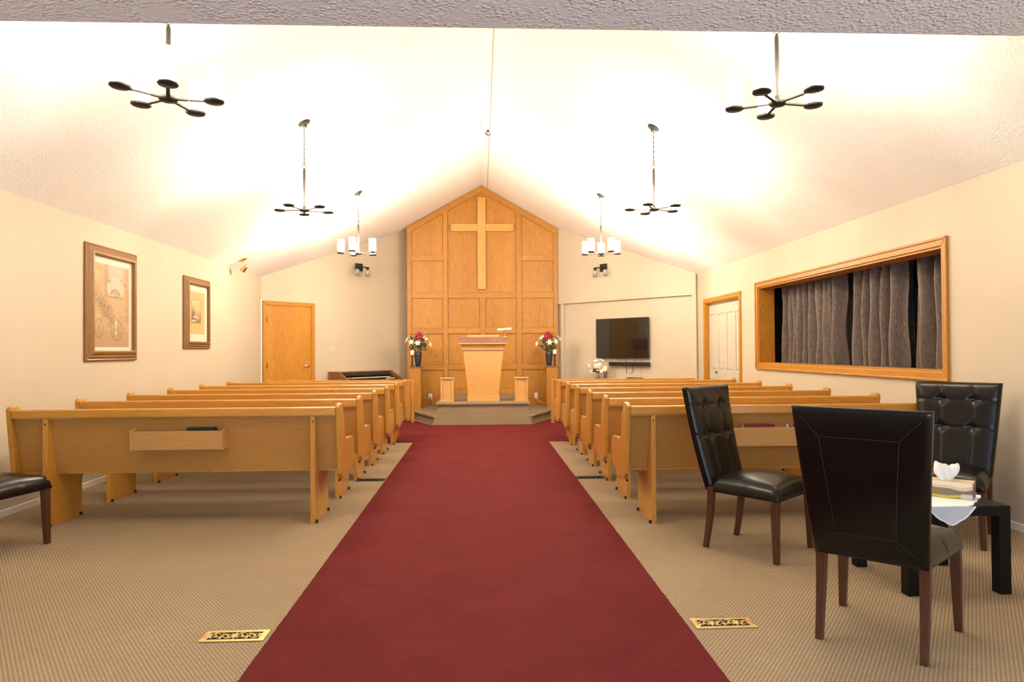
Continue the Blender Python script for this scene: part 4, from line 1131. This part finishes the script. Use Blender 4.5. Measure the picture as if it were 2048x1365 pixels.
def blobnoise(shape, n):
    a = rs.rand(n*2, n); from_y = np.linspace(0, n*2-1.001, shape[0]); from_x = np.linspace(0, n-1.001, shape[1])
    iy = from_y.astype(int); ix = from_x.astype(int); fy_ = (from_y-iy)[:, None]; fx_ = (from_x-ix)[None]
    return (a[iy][:, ix]*(1-fy_)*(1-fx_)+a[iy+1][:, ix]*fy_*(1-fx_)+a[iy][:, ix+1]*(1-fy_)*fx_+a[iy+1][:, ix+1]*fy_*fx_)
def mixc(C, c, m): return C*(1-m[..., None])+np.array(c)*m[..., None]
def sm_(x, a, b): t = np.clip((x-a)/(b-a), 0, 1); return t*t*(3-2*t)
def paint_bike(U, V):
    C = np.ones(U.shape+(3,))*np.array((.66, .47, .22))
    nz = blobnoise(U.shape, 9)*.6+blobnoise(U.shape, 30)*.4
    C = mixc(C, (.50, .30, .13), np.clip(nz*1.1-.25, 0, .7))
    C = mixc(C, (.46, .27, .14), (1-sm_(V, .17, .25))*.75)                    # ground
    for k in range(5): C = mixc(C, (.36, .20, .10), ((np.abs(V-(.24+.035*k)) < .006) & (U > .55+.04*k))*.6)   # steps
    C = mixc(C, (.40, .22, .11), ((U > .30) & (U < .40) & (V > .60))*.55)      # shutter
    C = mixc(C, (.45, .26, .12), ((U > .88) & (V > .3))*.6)
    C = mixc(C, (.60, .50, .42), ((U > .40) & (U < .82) & (V > .84))*.8)
    arch = (((U-.6)/.24)**2+((V-.72)/.13)**2 < 1) & (V > .62)
    C = mixc(C, (.74, .64, .48), arch*.75)
    for k in range(6): C = mixc(C, (.35, .22, .14), ((np.abs(U-(.42+.07*k)) < .006) & (V > .70) & (V < .83))*.5)
    fl = (((U-.60)/.15)**2+((V-.66)/.055)**2 < 1)*np.clip(blobnoise(U.shape, 90)*2.6-.8, 0, 1)
    C = mixc(C, (.20, .10, .06), fl*.9)
    C = mixc(C, (.30, .17, .09), ((np.abs(V-.615) < .012) & (U > .40) & (U < .84))*.6)
    ivy = np.clip(1.2-np.hypot((U-.12-(.62-V)*1.2)/.22, (V-.50)/.17), 0, 1)*np.clip(blobnoise(U.shape, 85)*2.6-.8, 0, 1)*.8
    C = mixc(C, (.22, .12, .07), np.clip(ivy*2.2, 0, .9))
    for p, q in ((.44, .80), (.88, .78)): C = mixc(C, (.28, .15, .08), np.clip(1-np.hypot((U-p)/.05, (V-q)/.03), 0, 1))
    asp = 1.32
    for cx, cy, rx, ry, wd in ((.15, .225, .11, .115, .012), (.64, .21, .155, .125, .014)):
        d = np.hypot((U-cx)/rx, (V-cy)/ry); C = mixc(C, (.22, .13, .07), (np.abs(d-1) < wd/rx*.55)*.75)
        for k in range(12):
            a = math.pi*k/12; l = np.abs((U-cx)/rx*math.sin(a)-(V-cy)/ry*math.cos(a)); C = mixc(C, (.30, .18, .1), ((l < .03) & (d < 1))*.3)
    C = mixc(C, (.85, .72, .45), ((np.abs(U-.62) < .022) & (V > .15) & (V < .33))*.8)
    def seg(C, a, b, w_):
        a, b = np.array(a), np.array(b); ab = b-a; t = np.clip(((U-a[0])*ab[0]+(V-a[1])*ab[1])/ab.dot(ab), 0, 1)
        d = np.hypot(U-(a[0]+t*ab[0]), V-(a[1]+t*ab[1])); return mixc(C, (.26, .15, .08), (d < w_)*.7)
    for a, b in (((.15, .225), (.26, .38)), ((.26, .38), (.50, .36)), ((.26, .33), (.44, .24)), ((.44, .24), (.50, .36)), ((.50, .36), (.64, .21)), ((.44, .24), (.64, .21)), ((.46, .42), (.62, .36)), ((.2, .40), (.34, .41))):
        C = seg(C, a, b, .006)
    C = mixc(C, (.30, .18, .10), ((U > .40) & (U < .54) & (V > .27) & (V < .36))*.5)
    return C
def paint_land(U, V):
    C = np.ones(U.shape+(3,))*np.array((.68, .50, .20)); nz = blobnoise(U.shape, 12)
    C = mixc(C, (.56, .38, .13), np.clip(nz-.2, 0, .6)*.6)
    box = (U > .17) & (U < .78) & (V > .25) & (V < .82)
    inner = (U > .20) & (U < .75) & (V > .265) & (V < .805)
    C = mixc(C, (.35, .20, .09), box*.8)
    sky = np.ones(U.shape+(3,))*np.array((.72, .54, .28))
    sky = mixc(sky, (.62, .42, .18), 1-sm_(V, .5, .62)); 
    sky = mixc(sky, (.45, .29, .14), np.clip(1-sm_(V, .42, .55)+.15*blobnoise(U.shape, 30), 0, 1)*.8)
    for cx, h, wd in ((.30, .72, .045), (.37, .66, .035), (.24, .62, .04), (.72, .52, .05)):
        sky = mixc(sky, (.20, .12, .075), ((np.abs(U-cx) < wd*np.clip((h-V)/.25, 0, 1)) & (V > .3))*.85)
    sky = mixc(sky, (.20, .12, .075), (((V < .40-.12*(U-.2)) & (U < .5)))*.8)
    sky = mixc(sky, (.76, .60, .34), (np.hypot((U-.45)/.16, (V-.40-.0)/.03) < 1)*.8)
    sky = mixc(sky, (.76, .60, .34), (np.hypot((U-.35)/.2, (V-.31)/.025) < 1)*.8)
    sky = mixc(sky, (.24, .14, .08), (np.hypot((U-.62)/.17, (V-.30)/.035) < 1)*.8)
    m = inner[..., None]; return np.where(m, sky, C)
framed(6.845, 7.842, 1.21, 2.36, .105, (-.36, .33, -.435, .40), paint_bike, 'large framed sepia picture of a bicycle, nearer on the left wall')
framed(9.07, 9.919, 1.34, 2.277, .095, (-.30, .24, -.275, .285), paint_land, 'smaller framed landscape print with cypress trees, farther on the left wall')
